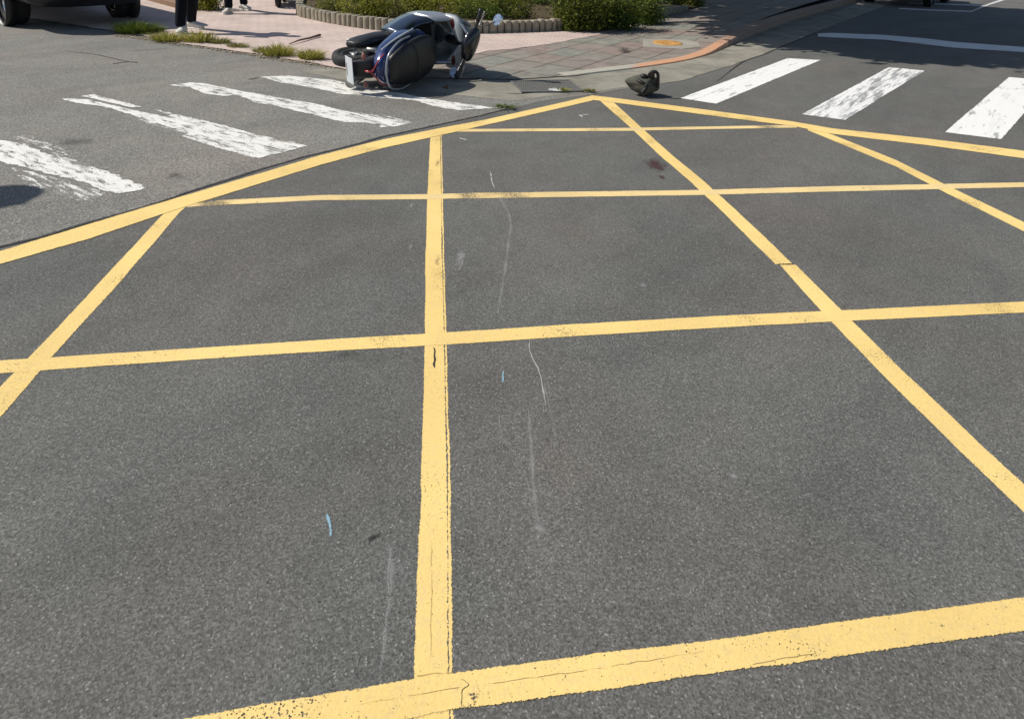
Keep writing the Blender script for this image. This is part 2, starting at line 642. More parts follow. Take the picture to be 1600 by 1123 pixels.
# pink brick pavement
pk = [(-300, 20), (60, 30), (150, 44), (200, 51), (240, 60), (300, 70), (360, 78), (420, 87), (480, 96), (540, 108), (600, 112), (680, 98), (760, 80), (800, 76.5), (850, 70), (905, 60), (950, 51),
      (980, 44), (1020, 25), (1060, 0)]
pkp = [wob(p, .05, 4) for p in densify([at(*q, .02) for q in pk], .1)] + [Vector((6, 40, 0)), Vector((-30, 40, 0))]
for p in pkp[-4:]:
    p.z = 0
tag(poly_sheet('brick_pavement', pkp, 0, M_PINK, True, .004), 'sunlit pale pink brick pavement in front of the planter', kind='structure')

# kerb: rises out of the gutter and runs off to the upper right
ks = [(885, 121), (1000, 107), (1065, 97), (1095, 90), (1115, 83.5), (1140, 72), (1165, 61), (1200, 46.5), (1260, 26), (1335, 5), (1420, -20), (1560, -50)]
kp = [Vector(p) for p in interp([tuple(at(*q)) for q in ks], 6)]
bm = bmesh.new()
rings = []
for i, p in enumerate(kp):
    d = (kp[min(i + 1, len(kp) - 1)] - kp[max(i - 1, 0)]).normalized()
    nrm = Vector((-d.y, d.x, 0))
    zt = gz(p.x + nrm.x * .1, p.y) + .006
    j = .004 * noise.noise(p * 7)
    b = min(.025, zt * .4)
    q = lambda o, z: Vector((p.x + nrm.x * o, p.y + nrm.y * o, z))
    rings.append([q(0 + j, 0), q(.004 + j, zt - b), q(b * .8 + .004, zt - b * .15), q(.17, zt), q(.17, 0)])
ring_loft(bm, rings, cap=True)
bmesh.ops.recalc_face_normals(bm, faces=bm.faces)
tag(link('kerb', bm, M_KERB), 'kerb with worn orange paint rising towards the upper right', kind='structure')


# ------------------------------------------------------------------ road markings
def frayed(pts, amp, step=.012, seed=0):
    out = []
    for p in densify(pts, step):
        s = Vector((seed * 3.7, seed, 0))
        d = amp * (noise.noise(p * 60 + s) + .8 * noise.noise(p * 17 + s) + .5 * noise.noise(p * 150 + s))
        out.append((p, d))
    return out


def strip(name, rows, vertical, z, mat, amp, seed, label):
    a, b = [], []
    for (t, e0, e1) in rows:
        if vertical:
            a.append(at(e0, t)); b.append(at(e1, t))
        else:
            a.append(at(t, e0)); b.append(at(t, e1))
    n = 0
    bm = bmesh.new()
    uvl = bm.loops.layers.uv.new('strip')
    prev = None
    for i in range(len(a) - 1):
        L = (a[i + 1] - a[i]).length
        k = max(2, int(L / (.006 if a[i].y < 3.2 else .012)))
        for j in range(k + (1 if i == len(a) - 2 else 0)):
            t = j / k
            p, q = a[i].lerp(a[i + 1], t), b[i].lerp(b[i + 1], t)
            w = (q - p).normalized()
            sv = Vector((seed * 3.7, seed, 0))
            f = lambda x: .25 * noise.noise(x * 70 + sv) + .5 * noise.noise(x * 4 + sv) + .5 * noise.noise(x * 190 + sv)
            side2 = 1.8 if (seed % 2) else 1.0
            p2 = p + w * amp * f(p)
            q2 = q + w * amp * side2 * f(q + Vector((5, 5, 0)))
            cur = (bm.verts.new((p2.x, p2.y, z)), bm.verts.new((q2.x, q2.y, z)))
            if prev:
                fc = bm.faces.new((prev[0], cur[0], cur[1], prev[1]))
                for lp, vv in zip(fc.loops, (0, 0, 1, 1)):
                    lp[uvl].uv = (0, vv)
            prev = cur
    bmesh.ops.recalc_face_normals(bm, faces=bm.faces)
    if sum(f.normal.z for f in bm.faces) < 0:
        bmesh.ops.reverse_faces(bm, faces=bm.faces)
    return tag(link(name, bm, mat), label, kind='structure')


LN = 'yellow_line'
strip(LN, [(-200, 448, 470), (0, 392.5, 414), (140, 350, 374), (281, 308, 327), (400, 273, 290), (500, 243, 259), (600, 218, 232), (690, 200, 212), (760, 187, 196), (850, 167, 175.5), (926, 149.5, 158)],
      False, .0030, M_YEL, .003, 1, 'thick yellow border line along the left of the box junction')
strip(LN, [(924, 149.5, 157), (952, 152.5, 160), (1100, 171.5, 180), (1240, 190.5, 198), (1300, 201, 210), (1450, 217, 228), (1600, 236, 248.5), (1800, 265, 279)],
      False, .0032, M_YEL, .003, 2, 'thick yellow border line along the right of the box junction')
strip(LN, [(208, 672, 690.5), (305, 667, 693), (399, 664, 695), (492, 663, 698), (605, 661, 701), (755, 655.5, 705.5), (792, 655, 706), (922, 649, 707.5), (1051, 645, 709), (1230, 640, 716)],
      True, .0008, M_YELV, .0022, 3, 'yellow grid line running straight away in the middle')
strip(LN, [(157, 936, 956), (200, 985, 1003), (242, 1029, 1050), (283, 1077, 1100), (329, 1126, 1151), (352, 1149, 1176), (413.5, 1211, 1240)],
      True, .0010, M_YEL, .003, 4, 'far piece of the yellow diagonal from the apex, as far as its joint')
strip(LN, [(414, 1218, 1244), (485, 1281, 1316), (585, 1377, 1417), (700, 1494, 1540), (790, 1588, 1638), (900, 1705, 1760)],
      True, .0011, M_YEL, .0025, 5, 'near piece of the yellow diagonal running to the right edge')
strip(LN, [(1262, 197, 204), (1294, 208, 217), (1400, 250, 261), (1480, 290, 303), (1600, 347, 362), (1750, 418, 436)],
      False, .0012, M_YEL, .003, 6, 'short yellow diagonal at the far right of the grid')
strip(LN, [(322, 270, 292), (333, 256, 281), (440, 156, 189), (520, 82, 116), (560, 43, 80), (600, 3, 47), (655, -52, 0), (720, -110, -55)],
      True, .0013, M_YEL, .003, 7, 'yellow diagonal at the left edge of the grid')
strip(LN, [(715, 202, 206.5), (985, 200, 205), (1100, 198, 202.5), (1245, 195.5, 200)], False, .0014, M_YELTHIN, .002, 8, 'thin farthest yellow cross line of the grid')
strip(LN, [(286, 320, 324.5), (344, 313, 321), (500, 305, 313.5), (667, 303.5, 312), (750, 301.5, 310.5), (1088, 297, 305.5), (1300, 291, 300), (1600, 285, 293), (1800, 280, 288)],
      False, .0015, M_YELTHIN, .002, 9, 'second farthest yellow cross line of the grid')
strip(LN, [(-150, 572, 594), (0, 563, 584), (300, 544, 563), (500, 531, 550), (700, 519, 539), (900, 506, 526), (1150, 492, 511), (1330, 484, 502), (1600, 471, 489), (1800, 461, 478)],
      False, .0016, M_YEL, .002, 10, 'yellow cross line through the middle of the grid')
strip(LN, [(0, 1170, 1240), (265, 1123, 1190), (500, 1083, 1150), (715, 1048, 1111), (1000, 1011, 1072), (1100, 1000, 1057), (1350, 964, 1022), (1600, 931, 988), (1800, 900, 958)],
      False, .0018, M_YELN, .0022, 11, 'nearest yellow cross line at the bottom of the grid')


def patch(name, pts, z, mat, amp, seed, label):
    P = [at(*q) for q in pts]
    P.append(P[0])
    c = sum(P[:-1], Vector()) / (len(P) - 1)
    out = []
    ds = frayed(P, amp, .03, seed)
    for i, (p, d) in enumerate(ds[:-1]):
        t = (ds[(i + 1) % len(ds)][0] - ds[i - 1][0])
        n = Vector((-t.y, t.x, 0))
        n = n.normalized() if n.length > 1e-6 else Vector((0, 0, 0))
        out.append(p + n * d)
    o = poly_sheet(name, out, z, mat)
    return tag(o, label, kind='structure')


ZS = 'zebra_stripe'
patch(ZS, [(1231, 91.5), (1282, 94.5), (1119, 162.5), (1063, 154)], .0025, M_WHITE, .006, 1, 'white crossing stripe nearest the dropped kerb on the right')
patch(ZS, [(1389, 105.5), (1445, 111), (1320, 188), (1253, 179)], .0025, M_WHITES, .006, 2, 'white crossing stripe with a grey scuffed middle')
patch(ZS, [(1576.5, 121), (1645, 127), (1564, 218), (1476.5, 207)], .0025, M_WHITE, .006, 3, 'white crossing stripe cut by the right edge of the photo')
patch(ZS, [(408, 121), (450, 119), (520, 126), (580, 138), (670, 155), (774, 169.5), (717, 173), (677, 167), (651, 158), (580, 152), (530, 147), (499, 140), (440, 130)],
      .0046, M_WHITEW, .012, 4, 'long worn white stripe beside the fallen scooter')
patch(ZS, [(265, 134), (297, 130), (319, 131), (370, 142), (395, 146), (461, 158), (493, 163), (533, 173), (587, 184), (624, 189), (647, 192), (616, 199), (595, 200), (595, 195), (533, 191), (479, 178),
           (435, 167), (403, 162), (370, 149), (348, 151), (319, 147), (297, 137)], .0048, M_WHITEW, .016, 5, 'ragged worn white stripe second from the fallen scooter')
patch(ZS, [(95, 155), (138, 156), (178, 166), (203, 172), (254, 183), (268, 181), (243, 172), (283, 181), (334, 193), (388, 208), (442, 220), (479, 229), (442, 239.5), (403, 248), (384, 245), (334, 230),
           (283, 214), (297, 208), (268, 201), (225, 187), (203, 179), (163, 168), (112, 160)], .0050, M_WHITEW, .016, 6, 'worn white stripe widening towards the yellow border')
patch(ZS, [(128, 151), (145, 148.5), (222, 168), (205, 169)], .0052, M_WHITEW, .012, 7, 'thin broken remnant beside the widening white stripe')
patch(ZS, [(-90, 200), (0, 220), (37, 225), (62, 238), (125, 254), (162, 267), (231, 294), (219, 298), (187, 303), (162, 299), (125, 284), (84, 275), (31, 261), (0, 253), (-90, 232)],
      .0054, M_WHITEW, .016, 8, 'worn white stripe cut by the left edge of the photo')
patch(ZS, [(20, 262), (84, 277), (125, 288), (165, 302), (140, 318), (90, 304), (40, 284)], .0036, M_WHITEF, .03, 9, 'almost vanished white paint below the leftmost stripe')
patch(ZS, [(20, 216), (40, 212), (120, 240), (90, 246)], .0038, M_WHITEF, .02, 10, 'faint white paint above the leftmost stripe')
patch(ZS, [(205, 174), (300, 195), (290, 210), (215, 190)], .0040, M_WHITEF, .02, 11, 'faint white paint left in the middle of the widening stripe')
patch(ZS, [(545, 176), (600, 180), (640, 190), (600, 192), (560, 186)], .0042, M_WHITEF, .02, 12, 'faint white paint at the near end of the ragged stripe')
strip('stop_line', [(1278, 53, 57.5), (1300, 52, 59), (1381, 55, 62.5), (1440, 60, 69), (1491, 66, 75), (1600, 74, 82), (1800, 88, 97)], False, .0025, M_STOP, .006, 13, 'white stop line across the shaded road')
M_THINW = paint('thin white bay paint', (.62, .62, .62), .40, None, fade=.6)
strip('parking_bay_line', [(1405, 13, 14.6), (1450, 15.2, 16.8), (1520, 17.5, 19.2)], False, .0022, M_THINW, .004, 14, 'thin white front line of the parking bay')
strip('parking_bay_line', [(1518, 17.4, 19.2), (1545, 6, 8.5), (1575, -4, -1), (1640, -24, -20)], False, .0026, M_THINW, .004, 15, 'thin white side line of the parking bay')
strip('parking_bay_line', [(1420, 4.6, 6.2), (1470, 6, 7.6), (1538, 8.6, 10)], False, .0024, M_THINW, .004, 16, 'second thin white line inside the parking bay')


# stains, chalk and scratches on the asphalt
def stain_mat(name, col, thr=.5, sc=14, soft=.22, top=.8):
    k = NT(name)
    tc = k.n('ShaderNodeTexCoord').outputs['Generated']
    s = k.n('ShaderNodeSeparateXYZ', i_0=tc)
    dx = k.math('SUBTRACT', s.outputs[0], .5)
    dy = k.math('SUBTRACT', s.outputs[1], .5)
    r = k.math('SQRT', k.math('ADD', k.math('MULTIPLY', dx, dx), k.math('MULTIPLY', dy, dy)))
    v = k.math('SUBTRACT', k.math('ADD', k.math('MULTIPLY', k.noise(sc * 2.2, 7, .7), 1.3), k.math('MULTIPLY', k.noise(200, 3, .7), .45)), k.math('MULTIPLY', r, 1.35))
    k.alpha(k.ramp(v, [(thr - .02, 0.0), (thr + soft, top)]))
    k.set('Base Color', col)
    k.set('Roughness', .9)
    k.set('Specular IOR Level', .15)
    return k.m


def stain(px, py, rx, ry, mat, z, label, ang=0):
    c = at(px, py)
    e = at(px + rx, py)
    g = at(px, py - ry)
    a, b = (e - c).length, (g - c).length
    bm = bmesh.new()
    vs = [bm.verts.new((a * math.cos(t * PI / 16), b * math.sin(t * PI / 16), 0)) for t in range(32)]
    bm.faces.new(vs)
    o = link('road_stain', bm, mat)
    o.location = (c.x, c.y, z)
    o.rotation_euler = (0, 0, ang)
    return tag(o, label, kind='structure')


S_DARK = stain_mat('oil stain', (.035, .034, .035), .50, 11, .30, .85)
S_RED = stain_mat('dark red stain', (.085, .042, .048), .44, 8, .35, .75)
S_SOFT = stain_mat('soft dark stain', (.095, .091, .085), .55, 7, .5, .55)
S_RUB = stain_mat('tyre rub', (.22, .19, .12), .66, 16, .4, .6)
S_CHALK = stain_mat('pale scuff', (.36, .36, .355), .44, 14, .4, .65)
stain(1025, 258, 24, 15, S_RED, .0010, 'dark red stain beside the yellow diagonal')
stain(1034, 277, 9, 5, S_RED, .0010, 'small dark spots under the red stain')
stain(584, 840, 22, 11, S_DARK, .0012, 'small black smudge left of the middle yellow line', R(38))
stain(540, 556, 45, 16, S_SOFT, .0010, 'soft dark patch under the middle cross line')
stain(120, 222, 60, 12, S_SOFT, .0030, 'soft dark patch between two worn stripes', R(-10))
stain(275, 275, 40, 10, S_SOFT, .0030, 'dark patch near the seam between worn stripes', R(-10))
stain(975, 82.5, 17, 6, S_DARK, .045, 'dark oval stain on the stamped paving', R(-15))
stain(684, 405, 14, 20, S_RUB, .0024, 'dark rub on the middle yellow line')
stain(684, 255, 11, 16, S_RUB, .0024, 'dark rub at the far end of the middle yellow line')
stain(720, 402, 10, 22, S_CHALK, .0010, 'pale curved scuff right of the middle yellow line')
stain(642, 386, 5, 9, S_CHALK, .0010, 'pale speck left of the middle yellow line')
stain(643, 322, 5, 6, S_CHALK, .0010, 'pale speck under the second cross line')
stain(1005, 446, 9, 6, S_CHALK, .0010, 'pale speck right of the grid centre')
stain(845, 822, 15, 16, S_CHALK, .0010, 'pale scuff at the end of a long scratch')
stain(1147, 744, 11, 7, S_CHALK, .0010, 'pale speck in the right grid cell')


def scratch(pts, w, mat, z, label, name='road_scratch'):
    P = smooth_pts([at(*q) for q in pts], 8)
    P = densify(P, .01)
    bm = bmesh.new()
    uvl = bm.loops.layers.uv.new('strip')
    prev = None
    n = len(P)
    for i, p in enumerate(P):
        d = (P[min(i + 1, n - 1)] - P[max(i - 1, 0)]).normalized()
        nr = Vector((-d.y, d.x, 0))
        ww = w * (.35 + .9 * abs(noise.noise(p * 30)) + .3) * min(1, .3 + 4 * min(i, n - 1 - i) / n)
        off = nr * .003 * noise.noise(p * 40)
        cur = (bm.verts.new((*(p + nr * ww + off).to_2d(), z)), bm.verts.new((*(p - nr * ww + off).to_2d(), z)))
        if prev:
            fc = bm.faces.new((prev[1], cur[1], cur[0], prev[0]))
            for lp, uu in zip(fc.loops, ((i - 1, 0), (i, 0), (i, 1), (i - 1, 1))):
                lp[uvl].uv = (uu[0] / n, uu[1])
        prev = cur
    return tag(link(name, bm, mat), label, kind='structure')




def powder(name, col, dens):
    k = NT(name)
    uv = k.n('ShaderNodeSeparateXYZ', i_0=k.n('ShaderNodeUVMap', uv_map='strip').outputs[0])
    e = k.math('ABSOLUTE', k.math('SUBTRACT', k.math('MULTIPLY', uv.outputs[1], 2.0), 1.0))
    fl = k.noise(9, 4, .6)
    v = k.math('SUBTRACT', k.math('ADD', k.math('MULTIPLY', k.noise(240, 3, .7), .8), k.math('MULTIPLY', fl, .7)), k.math('MULTIPLY', e, .35))
    k.alpha(k.ramp(v, [(.62 - dens * .3, 0.0), (.85 - dens * .3, .35 + dens * .5)]))
    k.set('Base Color', col)
    k.set('Roughness', .9)
    return k.m


M_SCR = powder('scratch dust', (.36, .355, .34), .35)
M_SCRB = powder('strong scratch dust', (.48, .47, .46), .9)
M_SCRW = powder('broad scrape dust', (.33, .33, .32), .30)
scratch_later = [
    ([(826, 640), (830, 700), (834, 760), (838, 800), (846, 824)], .014, 'broad faint scrape running down to a pale blot'),
    ([(608, 850), (612, 900), (606, 950), (600, 1010), (594, 1045)], .016, 'broad faint scrape low left of the middle line'),
    ([(775, 300), (797, 340), (795, 380), (786, 440), (778, 490)], .020, 'broad faint scrape between the cross lines'),
    ([(850, 600), (862, 650), (870, 700)], .012, 'broad faint scrape right of the curved scratch'),
]
for pts_, w_, l_ in scratch_later:
    scratch(pts_, w_, M_SCRW, .0010, l_)
M_BLUEC = paint('blue chalk', (.24, .39, .47), .43, None, dirtamt=0)
M_WCH = paint('white chalk', (.7, .7, .7), .38, None, dirtamt=0)
scratch([(827, 532), (829, 552), (842, 580), (848, 605), (853, 634)], .0030, M_SCRB, .0012, 'thin white curved scratch below the middle cross line')
scratch([(856, 600), (860, 618)], .0030, M_SCR, .0012, 'short thin scratch beside the curved scratch')
scratch([(779, 640), (783, 675), (790, 692), (812, 715)], .0026, M_SCR, .0012, 'faint thin scratch left of the curved scratch')
scratch([(808, 705), (826, 760), (832, 800), (840, 818)], .0022, M_SCR, .0012, 'faint scratch leading down to the pale scuff')
scratch([(832, 690), (834, 740), (833, 790)], .0022, M_SCR, .0012, 'second faint scratch leading down to the pale scuff')
scratch([(766, 268), (769, 285), (773, 294)], .0055, M_SCRB, .0012, 'short white scratch under the farthest cross line')
scratch([(790, 310), (797, 345), (795, 380), (790, 420), (783, 460), (777, 490)], .0035, M_SCR, .0012, 'long faint scratch between the cross lines')
scratch([(612, 850), (607, 900), (606, 950), (600, 1000), (596, 1040)], .0038, M_SCR, .0012, 'pale vertical scratch near the bottom left of the middle line')
scratch([(726, 392), (722, 412), (716, 424)], .0075, M_SCR, .0012, 'white arc scuffed beside the middle line')
scratch([(511, 803), (515, 820), (517, 840)], .0036, M_BLUEC, .0012, 'pale blue chalk tick on the left', 'chalk_mark')
scratch([(786, 580), (786, 598)], .0030, M_BLUEC, .0012, 'tiny blue chalk tick below the middle cross line', 'chalk_mark')
scratch([(903, 181), (910, 180), (921, 178.5)], .005, M_WCH, .0012, 'small white chalk cross under the apex, long stroke', 'chalk_mark')
scratch([(906, 180), (910, 184)], .005, M_WCH, .0028, 'small white chalk cross under the apex, short stroke', 'chalk_mark')
scratch([(718, 216), (729, 219)], .006, M_WCH, .0012, 'small white chalk tick right of the middle line end', 'chalk_mark')
M_CRK = plain('crack dirt', (.03, .028, .025), .95)
M_HAIR_L = paint('hairline in paint', (.42, .30, .12), .47, None, dirtamt=.3)
scratch([(678, 543), (679, 560), (678, 575)], .0032, M_CRK, .0026, 'dark slot in the middle yellow line', 'road_crack')
scratch([(645, 1056), (670, 1054), (709, 1049)], .0006, M_HAIR_L, .0026, 'fine joint where two yellow lines meet', 'road_crack')
scratch([(720, 1062), (733, 1070), (722, 1078), (722, 1090), (721, 1108)], .0007, M_CRK, .0026, 'fine crack in the nearest yellow line', 'road_crack')
scratch([(673, 845), (674, 900), (673, 970), (672, 1035)], .0005, M_HAIR_L, .0026, 'hairline crack along the middle yellow line', 'road_crack')
scratch([(560, 1102), (700, 1078), (900, 1050), (1100, 1018)], .0005, M_HAIR_L, .0026, 'hairline crack along the nearest yellow line', 'road_crack')
scratch([(1168, 1040), (1220, 1030), (1275, 1021)], .0009, M_HAIR_L, .0026, 'thin crack at the lower edge of the nearest yellow line', 'road_crack')
scratch([(1213, 413.5), (1240, 413)], .003, M_CRK, .0029, 'joint across the yellow diagonal', 'road_crack')
scratch([(105, 81), (150, 86), (190, 95), (215, 99)], .012, M_CRK, .0036, 'dark crack across the old asphalt below the parked truck', 'road_crack')
scratch([(175, 101), (195, 98), (216, 98)], .014, M_CRK, .0054, 'short wide end of the crack in the old asphalt', 'road_crack')
scratch([(205, 81), (240, 78), (265, 77)], .012, M_CRK, .0036, 'dark crack below the grass tufts', 'road_crack')
scratch([(388, 125), (405, 122)], .02, M_CRK, .0036, 'dark crack at the tip of the long stripe', 'road_crack')
scratch([(790, 147), (820, 147), (848, 144)], .013, M_CRK, .0056, 'dark joint in front of the drain grate', 'road_crack')
scratch([(1120, 140 - 12), (1160, 98), (1195, 85), (1225, 72), (1290, 45)], .008, M_CRK, .0058, 'dark joint between gutter and road', 'road_crack')


# ------------------------------------------------------------------ drain grate
def quad_frame(c, name):
    """origin and axes from four pixel corners (tl, tr, br, bl)"""
    return [at(*q, .016) for q in c]


g = quad_frame([(799, 127), (889, 125.5), (909, 141.5), (816, 143)], 'g')
gr = empty('drain_grate', tuple((g[0] + g[2]) / 2))
tag(gr, 'rusty grey drain grate set in the gutter in front of the fallen scooter', 'drain grate')
o0 = gr.location


def gp2(u, v, z=0):
    a = g[0].lerp(g[1], u)
    b = g[3].lerp(g[2], u)
    p = a.lerp(b, v)
    return Vector((p.x, p.y, .016 + z)) - o0


M_GRATE = plain('grate iron', (.19, .19, .18), .7, .4, .3)
M_HOLE = plain('drain darkness', (.006, .006, .005), .95)
bm = bmesh.new()
fr = [(-.02, -.06, 1.02, 0.02), (-.02, .98, 1.02, 1.06), (-.02, 0.02, .0, .98), (1.0, 0.02, 1.02, .98)]
for (u0, v0, u1, v1) in fr:
    rr = [[gp2(u0, v0, z), gp2(u1, v0, z), gp2(u1, v1, z), gp2(u0, v1, z)] for z in (-.012, .004)]
    ring_loft(bm, rr)
bmesh.ops.recalc_face_normals(bm, faces=bm.faces)
link('frame', bm, M_GRATE, gr)
bm = bmesh.new()
for i in range(30):
    u = (i + .5) / 30
    rr = [[gp2(u - .006, .02, z), gp2(u + .006, .02, z), gp2(u + .006, .98, z), gp2(u - .006, .98, z)] for z in (-.008, .002)]
    ring_loft(bm, rr)
for j in range(1, 6):
    v = j / 6
    rr = [[gp2(0, v - .02, z), gp2(1, v - .02, z), gp2(1, v + .02, z), gp2(0, v + .02, z)] for z in (-.008, .0005)]
    ring_loft(bm, rr)
bmesh.ops.recalc_face_normals(bm, faces=bm.faces)
link('grating', bm, M_GRATE, gr)
bm = bmesh.new()
vs = [bm.verts.new(gp2(u, v, -.007)) for u, v in ((0, 0), (0, 1), (1, 1), (1, 0))]
bm.faces.new(vs)
bmesh.ops.recalc_face_normals(bm, faces=bm.faces)
link('pit', bm, M_HOLE, gr)

# manhole cover
c = drape(1043, 68, .006)
M_RUST = plain('rusty orange iron', (.50, .26, .075), .75, .1, .45, 18)
mh = empty('manhole_cover', tuple(c))
tag(mh, 'small round rusty orange manhole cover on the paving by the kerb', 'manhole cover')
M_PALE = m_concrete('pale concrete collar', (.33, .31, .27))


def drp(x, y, off):
    return Vector((x, y, gz(c.x + x, c.y + y) + off - c.z))


bm = bmesh.new()
N = 28
rings = [[drp(r * math.cos(2 * PI * i / N), r * math.sin(2 * PI * i / N) * 1.15, z) for i in range(N)] for r, z in ((.225, .003), (.22, .016), (.20, .012), (.19, .016), (.12, .015), (.11, .012), (.02, .012))]
ring_loft(bm, rings)
link('lid', bm, M_RUST, mh, True)
bm = bmesh.new()
rings = [[drp(x * s, y * s * 1.0, z) for x, y in ((-.45, -.42), (.1, -.5), (.42, -.34), (.5, .1), (.38, .40), (-.3, .38))] for s, z in ((1.0, .002), (.99, .007), (.3, .0075))]
ring_loft(bm, rings)
link('collar', bm, M_PALE, mh)

# ------------------------------------------------------------------ litter
M_PAPER = plain('white paper', (.85, .85, .85), .8, var=.05)
c = at(868, 144)
bm = bmesh.new()
rows = []
for i in range(7):
    rows.append([bm.verts.new((-.07 + .14 * i / 6 + .01 * math.sin(j * 2), -.05 + .1 * j / 4, .012 + .012 * noise.noise(Vector((i * .6, j * .7, 3))))) for j in range(5)])
for i in range(6):
    for j in range(4):
        bm.faces.new((rows[i][j], rows[i + 1][j], rows[i + 1][j + 1], rows[i][j + 1]))
bmesh.ops.solidify(bm, geom=bm.faces[:], thickness=.003)
o = link('paper_scrap', bm, M_PAPER)
o.location = (c.x, c.y, .012)
tag(o, 'crumpled white paper scrap below the drain grate', 'litter')
M_LEAFD = plain('dry leaf', (.22, .12, .04), .8, var=.3)
c = at(697, 143)
bm = bmesh.new()
prof = [(0, 0), (.02, .018), (.05, .026), (.08, .017), (.105, 0)]
mid = [bm.verts.new((x, 0, .02 + .03 * math.sin(x * 28))) for x, w in prof]
l = [bm.verts.new((x, w, .035 + .03 * math.sin(x * 28))) for x, w in prof[1:-1]]
r = [bm.verts.new((x, -w, .03 + .02 * math.sin(x * 28))) for x, w in prof[1:-1]]
for side_ in (l, r):
    bm.faces.new((mid[0], mid[1], side_[0]))
    bm.faces.new((mid[1], mid[2], side_[1], side_[0]))
    bm.faces.new((mid[2], mid[3], side_[2], side_[1]))
    bm.faces.new((mid[3], mid[4], side_[2]))
bmesh.ops.solidify(bm, geom=bm.faces[:], thickness=.002)
o = link('dry_leaf', bm, M_LEAFD)
o.location = (c.x - .03, c.y, .008)
o.rotation_euler = (0, 0, R(-60))
tag(o, 'curled brown dry leaf on the concrete below the fallen scooter', 'leaf')
M_TWIG = plain('twig bark', (.13, .075, .05), .85, var=.3)
a, b = drape(452, 69, .02), drape(500, 55, .03)
o = link('fallen_twig', tube([a, a.lerp(b, .3) + Vector((0, 0, .012)), a.lerp(b, .65), b], [.006, .012, .014, .02], 7), M_TWIG)
tag(o, 'thin brown twig lying on the pink pavement', 'twig')


# ------------------------------------------------------------------ foliage
def leaf_mesh(points, size, tints, aspect=.45, up=.3):
    """points: list of positions; builds little folded leaves with a per-leaf tint"""
    verts, faces, tv = [], [], []
    for p, tn in zip(points, tints):
        s = size * random.uniform(.6, 1.35)
        d = Vector((random.gauss(0, 1), random.gauss(0, 1), random.gauss(up, .8))).normalized()
        w = d.cross(Vector((random.gauss(0, 1), random.gauss(0, 1), random.gauss(0, 1)))).normalized()
        nn = d.cross(w).normalized()
        k = len(verts)
        verts += [p, p + d * s * .5 + w * s * aspect * .5 + nn * s * .1, p + d * s, p + d * s * .5 - w * s * aspect * .5 + nn * s * .1]
        faces += [(k, k + 1, k + 2), (k, k + 2, k + 3)]
        tv += [tn] * 4
    return verts, faces, tv


def mesh_from(name, verts, faces, tv, mat, parent=None):
    me = bpy.data.meshes.new(name)
    me.from_pydata(verts, [], faces)
    at_ = me.attributes.new('tint', 'FLOAT', 'POINT')
    at_.data.foreach_set('value', tv)
    me.materials.append(mat)
    o = bpy.data.objects.new(name, me)
    COL.objects.link(o)
    if parent:
        o.parent = parent
    return o


L_YG = m_leaf('yellow green leaf', (.07, .09, .012), (.27, .28, .03), (.48, .42, .09))
L_DG = m_leaf('dark green leaf', (.025, .05, .010), (.10, .155, .02), (.26, .28, .045))
L_MG = m_leaf('mid green leaf', (.035, .055, .010), (.14, .17, .02), (.30, .28, .05))
L_GR = m_leaf('sun bleached grass blade', (.16, .17, .03), (.40, .38, .07), (.66, .58, .22))
L_DRY = m_leaf('dry grass leaf', (.10, .12, .02), (.27, .27, .07), (.42, .36, .16))
L_BR = m_leaf('brown stem', (.10, .06, .04), (.16, .10, .07), (.24, .16, .10))


def shrub(px, py, rw, rd, h, n, mat, label, leaf=.05, z0=.02, group=None, name='shrub', droop=0.0):
    c = at(px, py, z0)
    root = empty(name, tuple(c))
    tag(root, label, 'shrub', group)
    pts, tn = [], []
    # stems first, leaves gathered on clumps at their ends
    st = bmesh.new()
    clumps = []
    for i in range(max(8, n // 160)):
        a = random.uniform(0, 2 * PI)
        rr = math.sqrt(random.random())
        top = Vector((rw * rr * math.cos(a), rd * rr * math.sin(a), h * random.uniform(.35, 1.0) * (1 - .35 * rr * rr)))
        foot = Vector((top.x * .3, top.y * .3, -.05))
        midp = foot.lerp(top, .5) + Vector((random.gauss(0, .04), random.gauss(0, .04), .05))
        tube([foot, midp, top], [.012, .008, .003], 5, st)
        clumps.append((top, random.uniform(.09, .2), random.random()))
        clumps.append((foot.lerp(top, .6), random.uniform(.09, .2), random.random() * .7))
        clumps.append((foot.lerp(top, .25) * 1.0 + Vector((top.x * .4, top.y * .4, 0)), random.uniform(.08, .16), random.random() * .6))
    link('stems', st, M_TWIG, root)
    for i in range(n):
        cc, cr, ct = random.choice(clumps)
        p = cc + Vector((random.gauss(0, cr * .6), random.gauss(0, cr * .6), random.gauss(0, cr * .5)))
        if p.z < -.02:
            p.z = abs(p.z)
        pts.append(p)
        tn.append(max(0, min(1, ct * .6 + random.random() * .45)))
    v, f, t = leaf_mesh(pts, leaf, tn)
    mesh_from('leaves', v, f, t, mat, root)
    return root


